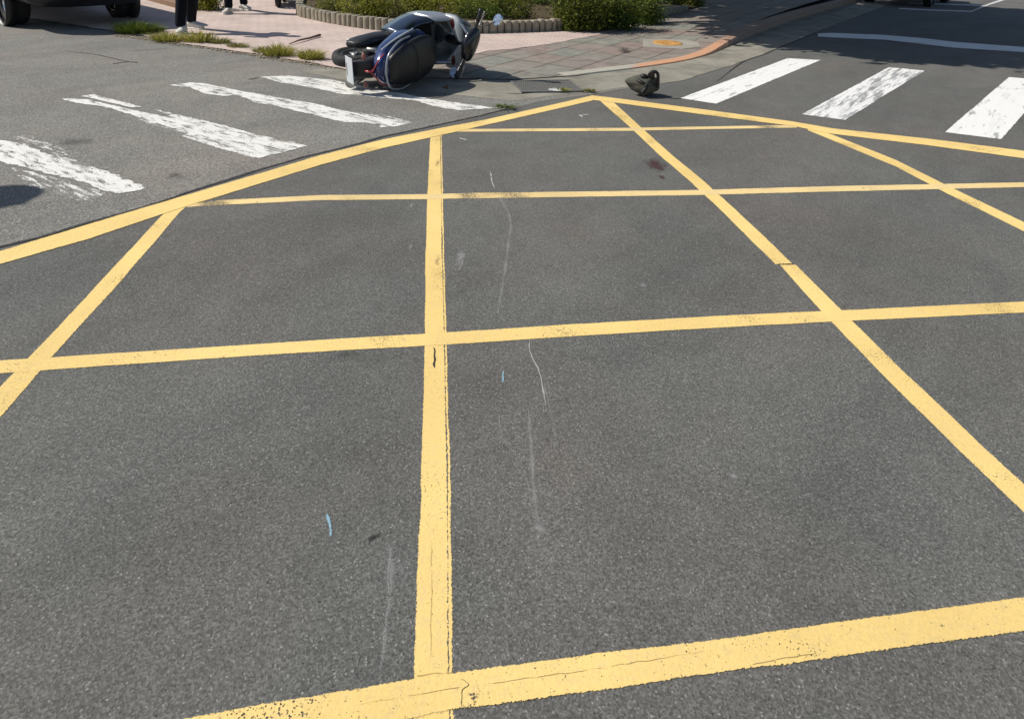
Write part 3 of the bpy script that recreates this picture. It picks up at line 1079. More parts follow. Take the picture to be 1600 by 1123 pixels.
def tuft(px, py, w, h, n, mat, label, cat='grass', z=None):
    c = drape(px, py, .0)
    root_verts, faces, tv = [], [], []
    for i in range(n):
        a = random.uniform(0, 2 * PI)
        rr = math.sqrt(random.random()) * w
        b = Vector((rr * math.cos(a), rr * math.sin(a) * .6, 0))
        hh = 1.35 * h * random.uniform(.4, 1.1) * (1 - .3 * (rr / w))
        lean = Vector((b.x * .9 + random.gauss(0, .03), b.y * .9 + random.gauss(0, .03), 0))
        sd_ = Vector((random.gauss(0, 1), random.gauss(0, 1), 0)).normalized() * random.uniform(.003, .0065)
        k = len(root_verts)
        m1 = b + lean * .35 + Vector((0, 0, hh * .6))
        tp = b + lean * 1.1 + Vector((0, 0, hh * random.uniform(.8, 1)))
        root_verts += [b - sd_, b + sd_, m1 + sd_ * .8, m1 - sd_ * .8, tp]
        faces += [(k, k + 1, k + 2, k + 3), (k + 3, k + 2, k + 4)]
        t = random.random()
        tv += [t * .8] * 2 + [t] * 3
    o = mesh_from('grass_tuft', root_verts, faces, tv, mat)
    o.location = c
    return tag(o, label, cat)


tuft(213, 52, .24, .17, 900, L_DG, 'dark green grass tuft in the truck shadow at the pavement edge')
tuft(238, 50, .15, .10, 350, L_DG, 'small dark green grass tuft beside the largest dark tuft')
tuft(262, 64, .19, .12, 420, L_GR, 'yellow green grass tuft below the left foot of the standing person')
tuft(310, 66, .17, .16, 380, L_GR, 'olive grass tuft in front of the shoes of the standing person')
tuft(344, 68, .12, .08, 260, L_DRY, 'low dry grass tuft right of the shoes')
tuft(372, 74, .12, .06, 220, L_DRY, 'sparse dry grass between the shoes and the larger tufts')
tuft(412, 82, .12, .07, 240, L_DRY, 'thin dry grass left of the bright tuft')
tuft(436, 87, .17, .15, 380, L_GR, 'bright yellow green grass tuft on the pavement edge')
tuft(487, 93, .13, .13, 380, L_GR, 'yellow green grass tuft nearest the fallen scooter')
tuft(922, 143, .05, .03, 70, L_DRY, 'tiny dry weed right of the drain grate')
tuft(790, 168, .07, .03, 90, L_DG, 'tiny weed at the tip of the long stripe')
tuft(880, 142, .05, .03, 80, L_YG, 'tiny weed growing at the edge of the drain grate')

# soil and debris washed along the pavement edge
M_DEB = m_concrete('gravelly debris', (.36, .30, .22), .4, 12)
bm = bmesh.new()
edge = densify([at(*q, .0) for q in [(185, 57), (240, 64), (300, 74), (360, 81), (420, 91), (480, 100), (520, 108)]], .02)
for i in range(900):
    p = random.choice(edge)
    s = random.uniform(.004, .014)
    q = p + Vector((random.gauss(0, .04), random.gauss(0.02, .05), .012))
    nb = bmesh.new()
    bmesh.ops.create_icosphere(nb, subdivisions=1, radius=s)
    for v in nb.verts:
        v.co = Vector((v.co.x * random.uniform(.7, 1.3), v.co.y, v.co.z * .6)) + q
    base = len(bm.verts)
    vm = [bm.verts.new(v.co) for v in nb.verts]
    for f in nb.faces:
        bm.faces.new([vm[v.index] for v in f.verts])
    nb.free()
tag(link('gravel', bm, M_DEB), 'pale grit and gravel washed along the pavement edge', kind='stuff')

# ------------------------------------------------------------------ planter
path = [(474, 9), (468, 24), (495, 31.5), (520, 37), (580, 46), (640, 50.5), (727, 52), (785, 51), (867, 48), (930, 43), (990, 34), (1050, 25), (1092, 20), (1104, 6), (1110, -20)]
pp = densify(smooth_pts([at(*q, .018) for q in path], 5), .02)
pl = empty('planter', tuple(pp[len(pp) // 2]))
tag(pl, 'raised planting bed edged with upright concrete blocks', 'planter')
po = Vector(pl.location)
acc, last, nb_ = 0, pp[0], 0
import itertools
i = 0
blocks = []
seg = 0
while i < len(pp) - 1 and nb_ < 92:
    # next block of random width
    w = random.uniform(.095, .135)
    p0 = pp[i]
    j = i
    while j < len(pp) - 1 and (pp[j] - p0).length < w:
        j += 1
    p1 = pp[j]
    d = (p1 - p0)
    L = d.length
    if L < .03:
        break
    d.normalize()
    nr = Vector((d.y, -d.x, 0))     # outwards
    ctr = (p0 + p1) / 2
    hh = .195 + random.uniform(-.012, .012)
    bm = bmesh.new()
    rings = []
    K = 9
    for z, s in ((-.02, 1.0), (hh - .03, 1.0), (hh - .01, .93), (hh, .78)):
        r_ = []
        for q in range(K):
            t = PI * q / (K - 1)
            r_.append(ctr - po + d * (math.cos(t) * (L / 2 - .006) * s) + nr * (math.sin(t) * .038 * s + .02) + Vector((0, 0, z)))
        r_.append(ctr - po - d * ((L / 2 - .006) * s) - nr * .07 + Vector((0, 0, z)))
        r_.append(ctr - po + d * ((L / 2 - .006) * s) - nr * .07 + Vector((0, 0, z)))
        for v in r_:
            v += Vector((random.gauss(0, .0015), random.gauss(0, .0015), random.gauss(0, .0015)))
        rings.append(r_)
    ring_loft(bm, rings)
    bmesh.ops.recalc_face_normals(bm, faces=bm.faces)
    link('edging_block', bm, M_BLOCK, pl)
    nb_ += 1
    i = j
bm = bmesh.new()
inner = [p for p in pp[::8]]
cen = at(800, -20)
vs = [bm.verts.new(Vector((p.x, p.y, .16)) - po) for p in inner]
f = bm.faces.new(vs)
bmesh.ops.triangulate(bm, faces=[f])
bmesh.ops.subdivide_edges(bm, edges=bm.edges[:], cuts=3)
for v in bm.verts:
    v.co.z += .03 * noise.noise(v.co * 3)
bmesh.ops.recalc_face_normals(bm, faces=bm.faces)
link('soil', bm, M_SOIL, pl)

shr = [
    # px, py(base), width, depth, height, leaves, mat, label, leaf
    (515, 14, .45, .4, .26, 1500, L_DRY, 'low dry straw coloured plants at the left tip of the planter', .05),
    (575, 22, .5, .35, .38, 2200, L_YG, 'bright yellow green shrub near the left end of the planter', .05),
    (560, 2, .7, .5, .55, 2200, L_DG, 'dark shrub behind the yellow green one at the left', .055),
    (628, 24, .35, .3, .42, 900, L_DRY, 'bare reddish stemmed plant behind the scooter tail', .04),
    (672, 24, .5, .35, .42, 2400, L_YG, 'yellow green shrub directly behind the fallen scooter', .05),
    (700, 4, .8, .5, .55, 2400, L_DG, 'dark green shrub at the back behind the scooter', .055),
    (745, 27, .4, .3, .40, 1500, L_DG, 'dark shrub behind the scooter handlebar', .05),
    (800, 26, .5, .35, .45, 2200, L_MG, 'olive shrub above the edging right of the scooter', .05),
    (835, 4, .8, .5, .55, 2200, L_DG, 'dark shrub at the back of the planter, right of centre', .055),
]
shr += [(600, 13, .5, .3, .4, 1800, L_MG, 'olive shrub between the left shrubs of the planter', .055), (655, 6, .5, .3, .5, 1800, L_MG, 'olive shrub behind the bare reddish stems', .055),
        (722, 14, .45, .3, .42, 1800, L_YG, 'yellow green shrub behind the handlebar of the fallen scooter', .05), (775, 10, .5, .3, .45, 2000, L_YG, 'yellow green shrub behind the upper mirror', .05)]
shr += [(620, -14, .9, .5, .6, 2200, L_DG, 'dark shrub in the back row, left', .06), (770, -14, .9, .5, .6, 2200, L_DG, 'dark shrub in the back row, middle', .06),
        (900, -10, .9, .5, .6, 2200, L_DG, 'dark shrub in the back row, right', .06)]
for (px, py, w, d, h, n, mt, lb, lf) in shr:
    shrub(px, py, w, d, h, n, mt, lb, lf, .18)
shrub(905, 44, .52, .33, .85, 7500, L_MG, 'tall leafy light green shrub spilling over the planter edge', .06, .05)
shrub(958, 42, .48, .35, .85, 7000, L_DG, 'dark green shrub spilling over the planter corner', .055, .05)
shrub(1005, 34, .38, .35, .60, 4000, L_DG, 'deep green low shrub at the right end of the planter', .05, .05)
shrub(1070, 12, .42, .35, .36, 3000, L_MG, 'small shrub trailing off the back right corner of the planter', .045, .1)
shrub(990, 6, .7, .5, .6, 3000, L_DG, 'shaded shrub behind the planter corner', .055, .1)
shrub(325, 14, .28, .25, .55, 2200, L_YG, 'green bush by the wall between the two people', .055, .03, name='bush')


# trees added with crowns out of view, only to shade the road on the right
def tree(x, y, th, cr, ch, n, label, z0=.15, ox=0.0, oy=0.0):
    root = empty('tree', (x, y, z0))
    tag(root, label, 'tree', 'unseen trees added to shade the street corner')
    bm = bmesh.new()
    tube([(0, 0, -.1), (.05, .02, 1.5), (ox * .6, oy * .6, th), (ox, oy, th + ch * .5)], [.13, .1, .085, .03], 10, bm)
    for i in range(9):
        a = i * 2.4
        e = Vector((ox + cr * .75 * math.cos(a), oy + cr * .75 * math.sin(a), th + ch * random.uniform(.15, .8)))
        tube([(ox * .6, oy * .6, th), (Vector((ox * .6, oy * .6, th)) + e) / 2, e], [.05, .03, .01], 6, bm)
    link('trunk', bm, M_TWIG, root, True)
    pts, tn = [], []
    cl = []
    for i in range(int(14 * cr * cr)):
        a = random.uniform(0, 2 * PI)
        rr = math.sqrt(random.random()) * cr
        zz = th + ch * random.uniform(.1, .95)
        cl.append((Vector((ox + rr * math.cos(a), oy + rr * math.sin(a), zz)), random.uniform(.25, .5), random.random()))
    for i in range(n):
        c_, r_, t_ = random.choice(cl)
        pts.append(c_ + Vector((random.gauss(0, r_ * .6), random.gauss(0, r_ * .6), random.gauss(0, r_ * .45))))
        tn.append(min(1, t_ * .6 + random.random() * .4))
    v, f, t = leaf_mesh(pts, .30, tn, .7)
    mesh_from('crown', v, f, t, L_DG, root)
    return root


# ------------------------------------------------------------------ scooter
def P3(bm_or_pts):
    return bm_or_pts


def wheel(parent, c, r, w, spokes=5, rim_r=None, name='wheel', hubm=None):
    """tyre + rim, axis along y; wheel itself is the tyre's parent part"""
    rim_r = rim_r or r * .62
    t = link(name, revolve([(rim_r, -w * .42), (r * .80, -w * .5), (r * .95, -w * .40), (r, -w * .15), (r, w * .15), (r * .95, w * .40), (r * .80, w * .5), (rim_r, w * .42), (rim_r * .97, 0)], (0, 0, 0)), M_TYRE, parent, True)
    t.location = c
    bm = revolve([(rim_r * 1.01, -w * .40), (rim_r * .90, -w * .36), (rim_r * .86, 0), (rim_r * .90, w * .36), (rim_r * 1.01, w * .40), (rim_r * .99, 0)], (0, 0, 0))
    revolve([(.001, -w * .34), (r * .16, -w * .34), (r * .18, 0), (r * .16, w * .34), (.001, w * .34), (.001, 0)], (0, 0, 0), bm=bm)
    for i in range(spokes):
        a = 2 * PI * i / spokes
        box((math.cos(a) * rim_r * .5, 0, math.sin(a) * rim_r * .5), (rim_r * .95, w * .35, r * .12), bm, .006, Matrix.Rotation(-a, 3, 'Y'))
    link('rim', bm, hubm or M_STEEL, t, True)
    return t


def make_scooter(name, body_m, side_m, seat_w=.20):
    """upright frame: +x forward, +y left, +z up, origin on the ground between the wheels"""
    S = empty(name)
    bw = seat_w
    # rear cowl
    link('rear_cowl', loft_x([(-.90, 0, .76, .045, .035), (-.84, 0, .735, .12, .085), (-.70, 0, .68, bw * .92, .135), (-.5, 0, .62, bw * 1.06, .165), (-.30, 0, .55, bw * 1.08, .20), (-.13, 0, .50, bw * 1.0, .22), (-.04, 0, .49, bw * .9, .22)], 5, 28, 2.6), body_m, S, True)
    # sharp silver trim on each flank
    for s in (1, -1):
        pts = smooth_pts([(-.80, s * bw * .88, .73), (-.6, s * bw * 1.05, .70), (-.38, s * bw * 1.11, .655), (-.2, s * bw * 1.09, .60), (-.12, s * bw * 1.04, .54)], 4)
        link('side_trim', tube(pts, [.003 + .009 * math.sin(PI * min(1, (i + 1) / len(pts))) for i in range(len(pts))], 8), side_m if s < 0 else M_SILVER, S, True)
    # seat
    seat = link('seat', loft_x([(-.80, 0, .80, .05, .02), (-.76, 0, .815, bw * .62, .045), (-.62, 0, .825, bw * .9, .06), (-.44, 0, .81, bw * 1.04, .065), (-.26, 0, .785, bw * 1.02, .065), (-.12, 0, .765, bw * .84, .055), (-.04, 0, .745, bw * .5, .04), (-.01, 0, .735, bw * .25, .02)], 5, 28, 2.4), M_SEAT, S, True)
    pts = smooth_pts([(-.56, bw * 1.0, .80), (-.47, bw * .75, .872), (-.44, 0, .885), (-.47, -bw * .75, .872), (-.56, -bw * 1.0, .80)], 5)
    link('seam', tube(pts, .004, 6), M_BLACK, seat, True)
    # grab rail hooped round the seat tail
    pts = smooth_pts([(-.42, bw * 1.12, .76), (-.62, bw * 1.12, .80), (-.80, bw * .80, .835), (-.86, bw * .3, .845), (-.86, -bw * .3, .845), (-.80, -bw * .80, .835), (-.62, -bw * 1.12, .80), (-.42, -bw * 1.12, .76)], 5)
    link('grab_rail', tube(pts, .0105, 8), M_GREY, S, True)
    # rear fender, plate and lamps
    link('rear_fender', loft_x([(-.99, 0, .46, .07, .01), (-.95, 0, .52, .085, .03), (-.86, 0, .60, .10, .07), (-.72, 0, .60, .10, .06)], 4, 16, 3), M_BLACK, S, True)
    link('number_plate', box((-1.0, 0, .50), (.006, .26, .14), None, .002, Matrix.Rotation(R(-18), 3, 'Y')), M_PLATE, S)
    bm = bmesh.new()
    for s in (1, -1):
        pts = smooth_pts([(-.925, 0, .715), (-.90, s * .06, .745), (-.865, s * .12, .765), (-.80, s * .165, .775)], 4)
        tube(pts, [.007, .009, .009, .008] + [.007] * (len(pts) - 5) + [.003], 8, bm)
    tube([(-.925, 0, .715), (-.935, 0, .66), (-.93, 0, .63)], [.012, .012, .006], 8, bm)
    link('tail_light', bm, M_RED, S, True)
    for s in (1, -1):
        link('turn_signal', ball((-.93, s * .14, .63), (.024, .036, .02)), M_PINKLENS, S, True)
    # engine, belt case (left), exhaust (right), stand
    bm = loft_x([(-.74, .145, .26, .03, .06), (-.66, .15, .27, .045, .11), (-.5, .15, .28, .05, .10), (-.32, .14, .30, .05, .12), (-.2, .13, .31, .04, .09)], 4, 20, 2.6)
    link('belt_case', bm, M_BLACK, S, True)
    bm = box((-.36, 0, .32), (.42, .2, .2), None, .03)
    for i in range(6):
        box((-.2 + .02 * i - .05, 0, .33), (.006, .24, .2), bm, .002)
    link('engine', bm, M_STEEL, S, False)
    pts = [(-.25, -.10, .2), (-.4, -.16, .19), (-.5, -.17, .24), (-.62, -.175, .30), (-.92, -.18, .40)]
    link('exhaust', tube(pts, [.018, .02, .045, .055, .05], 14), M_STEEL, S, True)
    bm = tube([(-.35, .10, .22), (-.55, .12, .12), (-.60, .13, .06)], .012, 8)
    tube([(-.35, -.10, .22), (-.55, -.12, .12), (-.60, -.13, .06)], .012, 8, bm)
    tube([(-.5, -.12, .14), (-.5, .12, .14)], .01, 8, bm)
    link('centre_stand', bm, M_STEEL, S, True)
    for s in (1, -1):
        link('shock_absorber', tube([(-.68, s * .1, .3), (-.6, s * .1, .58)], .026, 10), M_STEEL, S, True)
    wheel(S, (-.66, 0, .235), .235, .115)
    # floor and lower skirt
    link('floorboard', loft_x([(-.10, 0, .30, .13, .06), (.0, 0, .285, .165, .055), (.14, 0, .28, .175, .055), (.28, 0, .30, .17, .06), (.36, 0, .33, .15, .06)], 4, 20, 4), M_BLACK, S, True)
    for s, part, pm, a0, a1 in ((1, 'side_skirt', M_SLATE, 0, 14), (-1, 'side_skirt', M_SLATE, 0, 14), (1, 'skirt_front_tone', side_m, 13, 99), (-1, 'skirt_front_tone', side_m, 13, 99)):  # front of the skirt split off; lighter grey there paints in its reflection
        rows = []
        for (x, z0, z1, y) in interp([(-.30, .26, .58, .215), (-.15, .22, .55, .235), (0, .19, .52, .25), (.15, .18, .56, .262), (.27, .20, .68, .27), (.36, .26, .78, .268), (.44, .36, .82, .24), (.48, .46, .86, .19)], 4)[a0:a1]:
            if part == 'skirt_front_tone':
                y += .004
            rows.append([Vector((x, s * (y - .035 * 0), z0)), Vector((x, s * (y + .018), z0 * .65 + z1 * .35)), Vector((x, s * (y + .012), z0 * .3 + z1 * .7)), Vector((x, s * (y - .02), z1)), Vector((x, s * (y - .05), z1 - .01)), Vector((x, s * (y - .045), z0 + .01))])
        bm = bmesh.new()
        ring_loft(bm, rows)
        bmesh.ops.recalc_face_normals(bm, faces=bm.faces)
        link(part, bm, pm, S, True)
    # leg shield: a wide curved board
    bm = bmesh.new()
    rows = []
    for (x, z, w) in interp([(.30, .33, .21), (.36, .42, .25), (.385, .56, .275), (.37, .70, .275), (.34, .82, .22), (.31, .92, .13)], 5):
        r_ = []
        for q in range(13):
            t = -1 + 2 * q / 12
            r_.append(Vector((x + .0 + .05 * (1 - t * t) + (-.02 if abs(t) > .9 else 0), w * t, z)))
        for q in range(13):
            t = 1 - 2 * q / 12
            r_.append(Vector((x + .035 + .10 * (1 - t * t), w * t * .985, z)))
        rows.append(r_)
    ring_loft(bm, rows)
    bmesh.ops.recalc_face_normals(bm, faces=bm.faces)
    ls = link('leg_shield', bm, side_m, S, True)
    for s in (1, -1):
        # silver crescent on the upper rim of the shield with its dark red marker
        bm = bmesh.new()
        rows = []
        for (y, z0, z1, x) in interp([(.285, .58, .66, .345), (.275, .58, .745, .335), (.23, .62, .81, .325), (.17, .68, .835, .318), (.09, .75, .85, .312), (.02, .81, .86, .31)], 5):
            rows.append([Vector((x + .05, s * y, z0 + .01)), Vector((x - .006, s * y, z0)), Vector((x - .016, s * y, z0 * .5 + z1 * .5)), Vector((x - .016, s * y, z1 - .01)), Vector((x + .01, s * y, z1 + .004)), Vector((x + .06, s * y, z1))])
        ring_loft(bm, rows)
        bmesh.ops.recalc_face_normals(bm, faces=bm.faces)
        ck = link('shield_rim', bm, M_SILVER, S, True)
        link('marker_lens', ball((.310, s * .205, .735), (.012, .066, .030), None, Matrix.Rotation(s * R(-14), 3, 'X'), 14), M_REDD, ck, True)
    # front apron, nose, headlight
    link('front_apron', loft_x([(.40, 0, .60, .20, .25), (.50, 0, .62, .17, .24), (.58, 0, .64, .11, .17), (.62, 0, .65, .04, .08)], 4, 24, 2.4), side_m, S, True)
    link('headlight', ball((.585, 0, .70), (.04, .085, .06)), M_CHROME, S, True)
    link('front_fender', loft_x([(.42, 0, .42, .06, .02), (.5, 0, .475, .07, .03), (.62, 0, .505, .075, .035), (.76, 0, .47, .065, .03), (.86, 0, .38, .04, .02)], 4, 16, 2.5), body_m, S, True)
    for s in (1, -1):
        link('fork_leg', tube([(.45, s * .07, .55), (.63, s * .075, .235)], .017, 10), M_STEEL, S, True)
    fw = wheel(S, (.63, 0, .235), .235, .10)
    # steering head and handlebar
    link('steering_head', loft_x([(.20, 0, .955, .06, .03), (.26, 0, .965, .17, .055), (.34, 0, .965, .19, .065), (.42, 0, .93, .15, .06), (.47, 0, .89, .06, .03)], 4, 22, 2.6), M_BLACKG, S, True)
    link('dashboard', ball((.29, 0, 1.005), (.06, .09, .022), None, Matrix.Rotation(R(15), 3, 'Y')), M_BLACKG, S, True)
    link('column', tube([(.40, 0, .6), (.34, 0, .95)], .05, 12), M_BLACK, S, True)
    link('handlebar', tube(smooth_pts([(.24, -.36, .985), (.28, -.22, .975), (.30, -.1, .965), (.30, .1, .965), (.28, .22, .975), (.24, .36, .985)], 4), .020, 12), M_BLACKG, S, True)
    for s in (1, -1):
        link('grip', tube([(.268, s * .255, .977), (.262, s * .28, .979), (.24, s * .36, .985), (.234, s * .385, .987)], [.020, .023, .022, .024], 12), M_BLACK, S, True)
        link('brake_lever', tube(smooth_pts([(.31, s * .19, .97), (.335, s * .24, .972), (.33, s * .32, .98), (.318, s * .385, .985)], 4), [.009] * 12 + [.006], 8), M_STEEL, S, True)
        st = link('mirror_stem', tube(smooth_pts([(.28, s * .20, .98), (.27, s * .22, 1.06), (.29, s * .27, 1.13), (.30, s * .31, 1.16)] if s > 0 else [(.28, -.20, .98), (.27, -.22, 1.03), (.27, -.28, 1.06), (.27, -.32, 1.08)], 4), .0055, 7), M_BLACK, S, True)
        bm = ball((.012, 0, 0), (.026, .066, .05))
        mi = link('mirror', bm, M_CHROME if s > 0 else M_BLACKG, S, True)
        mi.location = (.31, s * .335, 1.185) if s > 0 else (.27, -.345, 1.10)
        mi.rotation_euler = (s * R(12), R(-4), R(8) if s > 0 else R(-38))
        bm = bmesh.new()
        vs = [bm.verts.new((-.016, .064 * math.cos(t * PI / 14), .049 * math.sin(t * PI / 14))) for t in range(28)]
        bm.faces.new(vs)
        bmesh.ops.solidify(bm, geom=bm.faces[:], thickness=.004)
        link('mirror_glass', bm, M_MIRROR, mi)
    return S


YAW, LEAN, STEER = 58, 93, 30
sc = make_scooter('fallen_scooter', M_BLUE, M_GREY, .215)
tag(sc, 'dark blue and grey scooter lying on its side at the corner', 'scooter')
base = at(600, 112)
rot = Matrix.Rotation(R(YAW), 4, 'Z') @ Matrix.Rotation(R(-7), 4, 'Y') @ Matrix.Rotation(R(LEAN), 4, 'X')
sc.matrix_world = Matrix.Translation((base.x, base.y, .24)) @ rot
bpy.context.view_layer.update()
# bars and front wheel have swung over
pv0, axd = Vector((.40, 0, .60)), Vector((-.06, 0, .35)).normalized()
SM = Matrix.Translation(pv0) @ Matrix.Rotation(R(-STEER), 4, axd) @ Matrix.Translation(-pv0)
for o in kids(sc):
    if o.name.split('.')[0] in ('handlebar', 'grip', 'brake_lever', 'mirror_stem', 'mirror', 'steering_head', 'dashboard', 'fork_leg', 'front_fender') or (o.name.startswith('wheel') and o.location.x > 0):
        o.matrix_basis = SM @ o.matrix_basis
bpy.context.view_layer.update()
# settle it on the ground
zmin = 1e9
for o in [c for c in bpy.data.objects if c.type == 'MESH' and (c.parent == sc or (c.parent and c.parent.parent == sc))]:
    mw = o.matrix_world
    for v in o.data.vertices:
        zz = (mw @ v.co).z
        zmin = min(zmin, zz)
sc.location.z += .016 - zmin
print('scooter zmin', zmin, 'loc', sc.location[:])

# the lower mirror has been twisted round and looks up at the sky
bpy.context.view_layer.update()
for o in kids(sc):
    if o.name.split('.')[0] == 'mirror' and (sc.matrix_world.inverted() @ o.matrix_world.translation).y < 0:
        g_ = at(710, 127)
        wpos = Vector((g_.x, g_.y, .085))
        nn = Vector((0.05, -.80, .60)).normalized()
        yy = Vector((.8, .1, .15)).cross(nn).normalized()
        zz = (-nn).cross(yy).normalized()
        rm = Matrix((-nn, yy, zz)).transposed().to_4x4()
        o.matrix_world = Matrix.Translation(wpos) @ rm
        foot = SM @ Vector((.28, -.20, .98))
        tip = sc.matrix_world.inverted() @ (wpos - nn * .03)
for o in kids(sc):
    if o.name.split('.')[0] == 'mirror_stem' and sum(v.co.y for v in o.data.vertices) < 0:
        bpy.data.objects.remove(o)
link('mirror_stem', tube(smooth_pts([foot, foot.lerp(tip, .4) + Vector((.0, -.02, .03)), tip], 5), .0055, 7), M_BLACK, sc, True)

# parked scooters whose wheels show at the top edge
park = make_scooter('parked_scooter', M_BLACKG, M_BLACK, .17)
p = at(432, 11, .018)
park.matrix_world = Matrix.Translation((p.x - .1, p.y + .55, .018)) @ Matrix.Rotation(R(-75), 4, 'Z')
tag(park, 'black scooter parked behind the pavement, left of the planter tip', 'scooter', 'scooters parked at the back')
p2 = copy_tree(park)
p2['label'] = 'black scooter parked between the other parked scooter and the planter tip'
q = at(462, 8, .018)
p2.matrix_world = Matrix.Translation((q.x + .05, q.y + .6, .018)) @ Matrix.Rotation(R(-80), 4, 'Z')


# ------------------------------------------------------------------ bag dropped on the road
M_BAG = plain('bag cloth', (.075, .075, .058), .85, var=.5, scale=9, bump=.9)
M_BAGD = plain('bag black trim', (.012, .012, .013), .6)
c = at(1001, 149, .0)
bag = empty('dropped_bag', (c.x, c.y, .004))
tag(bag, 'crumpled dark grey green bag with black handle lying on the road', 'bag')
bm = bmesh.new()
bmesh.ops.create_icosphere(bm, subdivisions=4, radius=1)
for v in bm.verts:
    d = v.co.normalized()
    rr = 1 + .16 * noise.noise(d * 1.7 + Vector((3, 1, 2))) + .09 * noise.noise(d * 4.2) + .035 * noise.noise(d * 9)
    x, y, z = d.x * .165 * rr, d.y * .12 * rr, d.z * .115 * rr
    # narrows to a corner on the left, heavy at the lower right
    if x < 0:
        k = -x / .165
        y *= 1 - .55 * k
        z = z * (1 - .55 * k) + .04 * k
    else:
        z *= 1.05
    z += .10
    if z < .0:
        z = 0
    if z < .05:
        x = .02 + (x - .02) * (.45 + .55 * z / .05)
    v.co = Vector((x, y, z))
link('bag_body', bm, M_BAG, bag, True)
bm = bmesh.new()
pts = smooth_pts([(-.06, -.06, .165), (-.02, -.10, .15), (.03, -.10, .12), (.01, -.118, .08), (-.01, -.115, .05)], 5)
tube(pts, [.02] * 10 + [.022] * (len(pts) - 10), 8, bm)
link('flap', bm, M_BAGD, bag, True)
link('clasp', ball((.005, -.05, .205), (.035, .03, .025)), M_BAGD, bag, True)
bm = bmesh.new()
pts = smooth_pts([(.05, -.05, .19), (.06, -.07, .24), (.095, -.08, .262), (.135, -.08, .24), (.145, -.08, .17), (.15, -.07, .10)], 5)
tube(pts, .017, 8, bm)
tube(smooth_pts([(.085, -.06, .19), (.09, -.075, .215), (.085, -.075, .25)], 4), .02, 8, bm)
link('handle', bm, M_BAGD, bag, True)


# ------------------------------------------------------------------ people
M_SKIN = plain('skin', (.50, .30, .21), .5, var=.08)
M_TROUSER = plain('dark navy trousers', (.007, .008, .013), .95, var=.3, bump=.3, scale=22, spec=.15)
M_SHOE = plain('off white shoe', (.62, .60, .54), .6, var=.15)
M_SOLE = plain('shoe sole', (.78, .77, .72), .6)
M_SHIRT = plain('grey shirt', (.25, .27, .30), .8, bump=.2)
M_HAIR = plain('black hair', (.01, .009, .008), .5)


def skin_mesh(name, verts, edges, radii, mat, parent, root=0, lev=2):
    me = bpy.data.meshes.new(name)
    me.from_pydata(verts, edges, [])
    o = bpy.data.objects.new(name, me)
    COL.objects.link(o)
    me.materials.append(mat)
    o.parent = parent
    md = o.modifiers.new('skin', 'SKIN')
    md.use_smooth_shade = True
    for i, r in enumerate(radii):
        s = me.skin_vertices[0].data[i]
        s.radius = r if isinstance(r, tuple) else (r, r)
        s.use_root = (i == root)
    ss = o.modifiers.new('sub', 'SUBSURF')
    ss.levels = ss.render_levels = lev
    return o


def shoe(parent, x, y, ang, mat):
    bm = bmesh.new()
    rings = []
    for (u, hw, hh) in interp([(-.10, .028, .030), (-.085, .036, .042), (-.03, .038, .050), (.03, .040, .042), (.10, .046, .030), (.15, .042, .024), (.175, .022, .016)], 4):
        r_ = []
        for a, b in sup(hw, hh, 2.4, 0, 16):
            r_.append(Vector((u, a, max(.022, .022 + hh + b))))
        rings.append(r_)
    ring_loft(bm, rings)
    M4 = Matrix.Translation((x, y, 0)) @ Matrix.Rotation(ang, 4, 'Z')
    bmesh.ops.transform(bm, matrix=M4, verts=bm.verts)
    s = link('shoe', bm, mat, parent, True)
    bm = bmesh.new()
    rings = []
    for (u, hw) in interp([(-.105, .028), (-.09, .040), (-.03, .042), (.03, .044), (.10, .050), (.155, .044), (.18, .02)], 4):
        rings.append([Vector((u, a, .011 + b)) for a, b in sup(hw, .0125, 6, 0, 14)])
    ring_loft(bm, rings)
    bmesh.ops.transform(bm, matrix=M4, verts=bm.verts)
    link('sole', bm, M_SOLE, s, True)


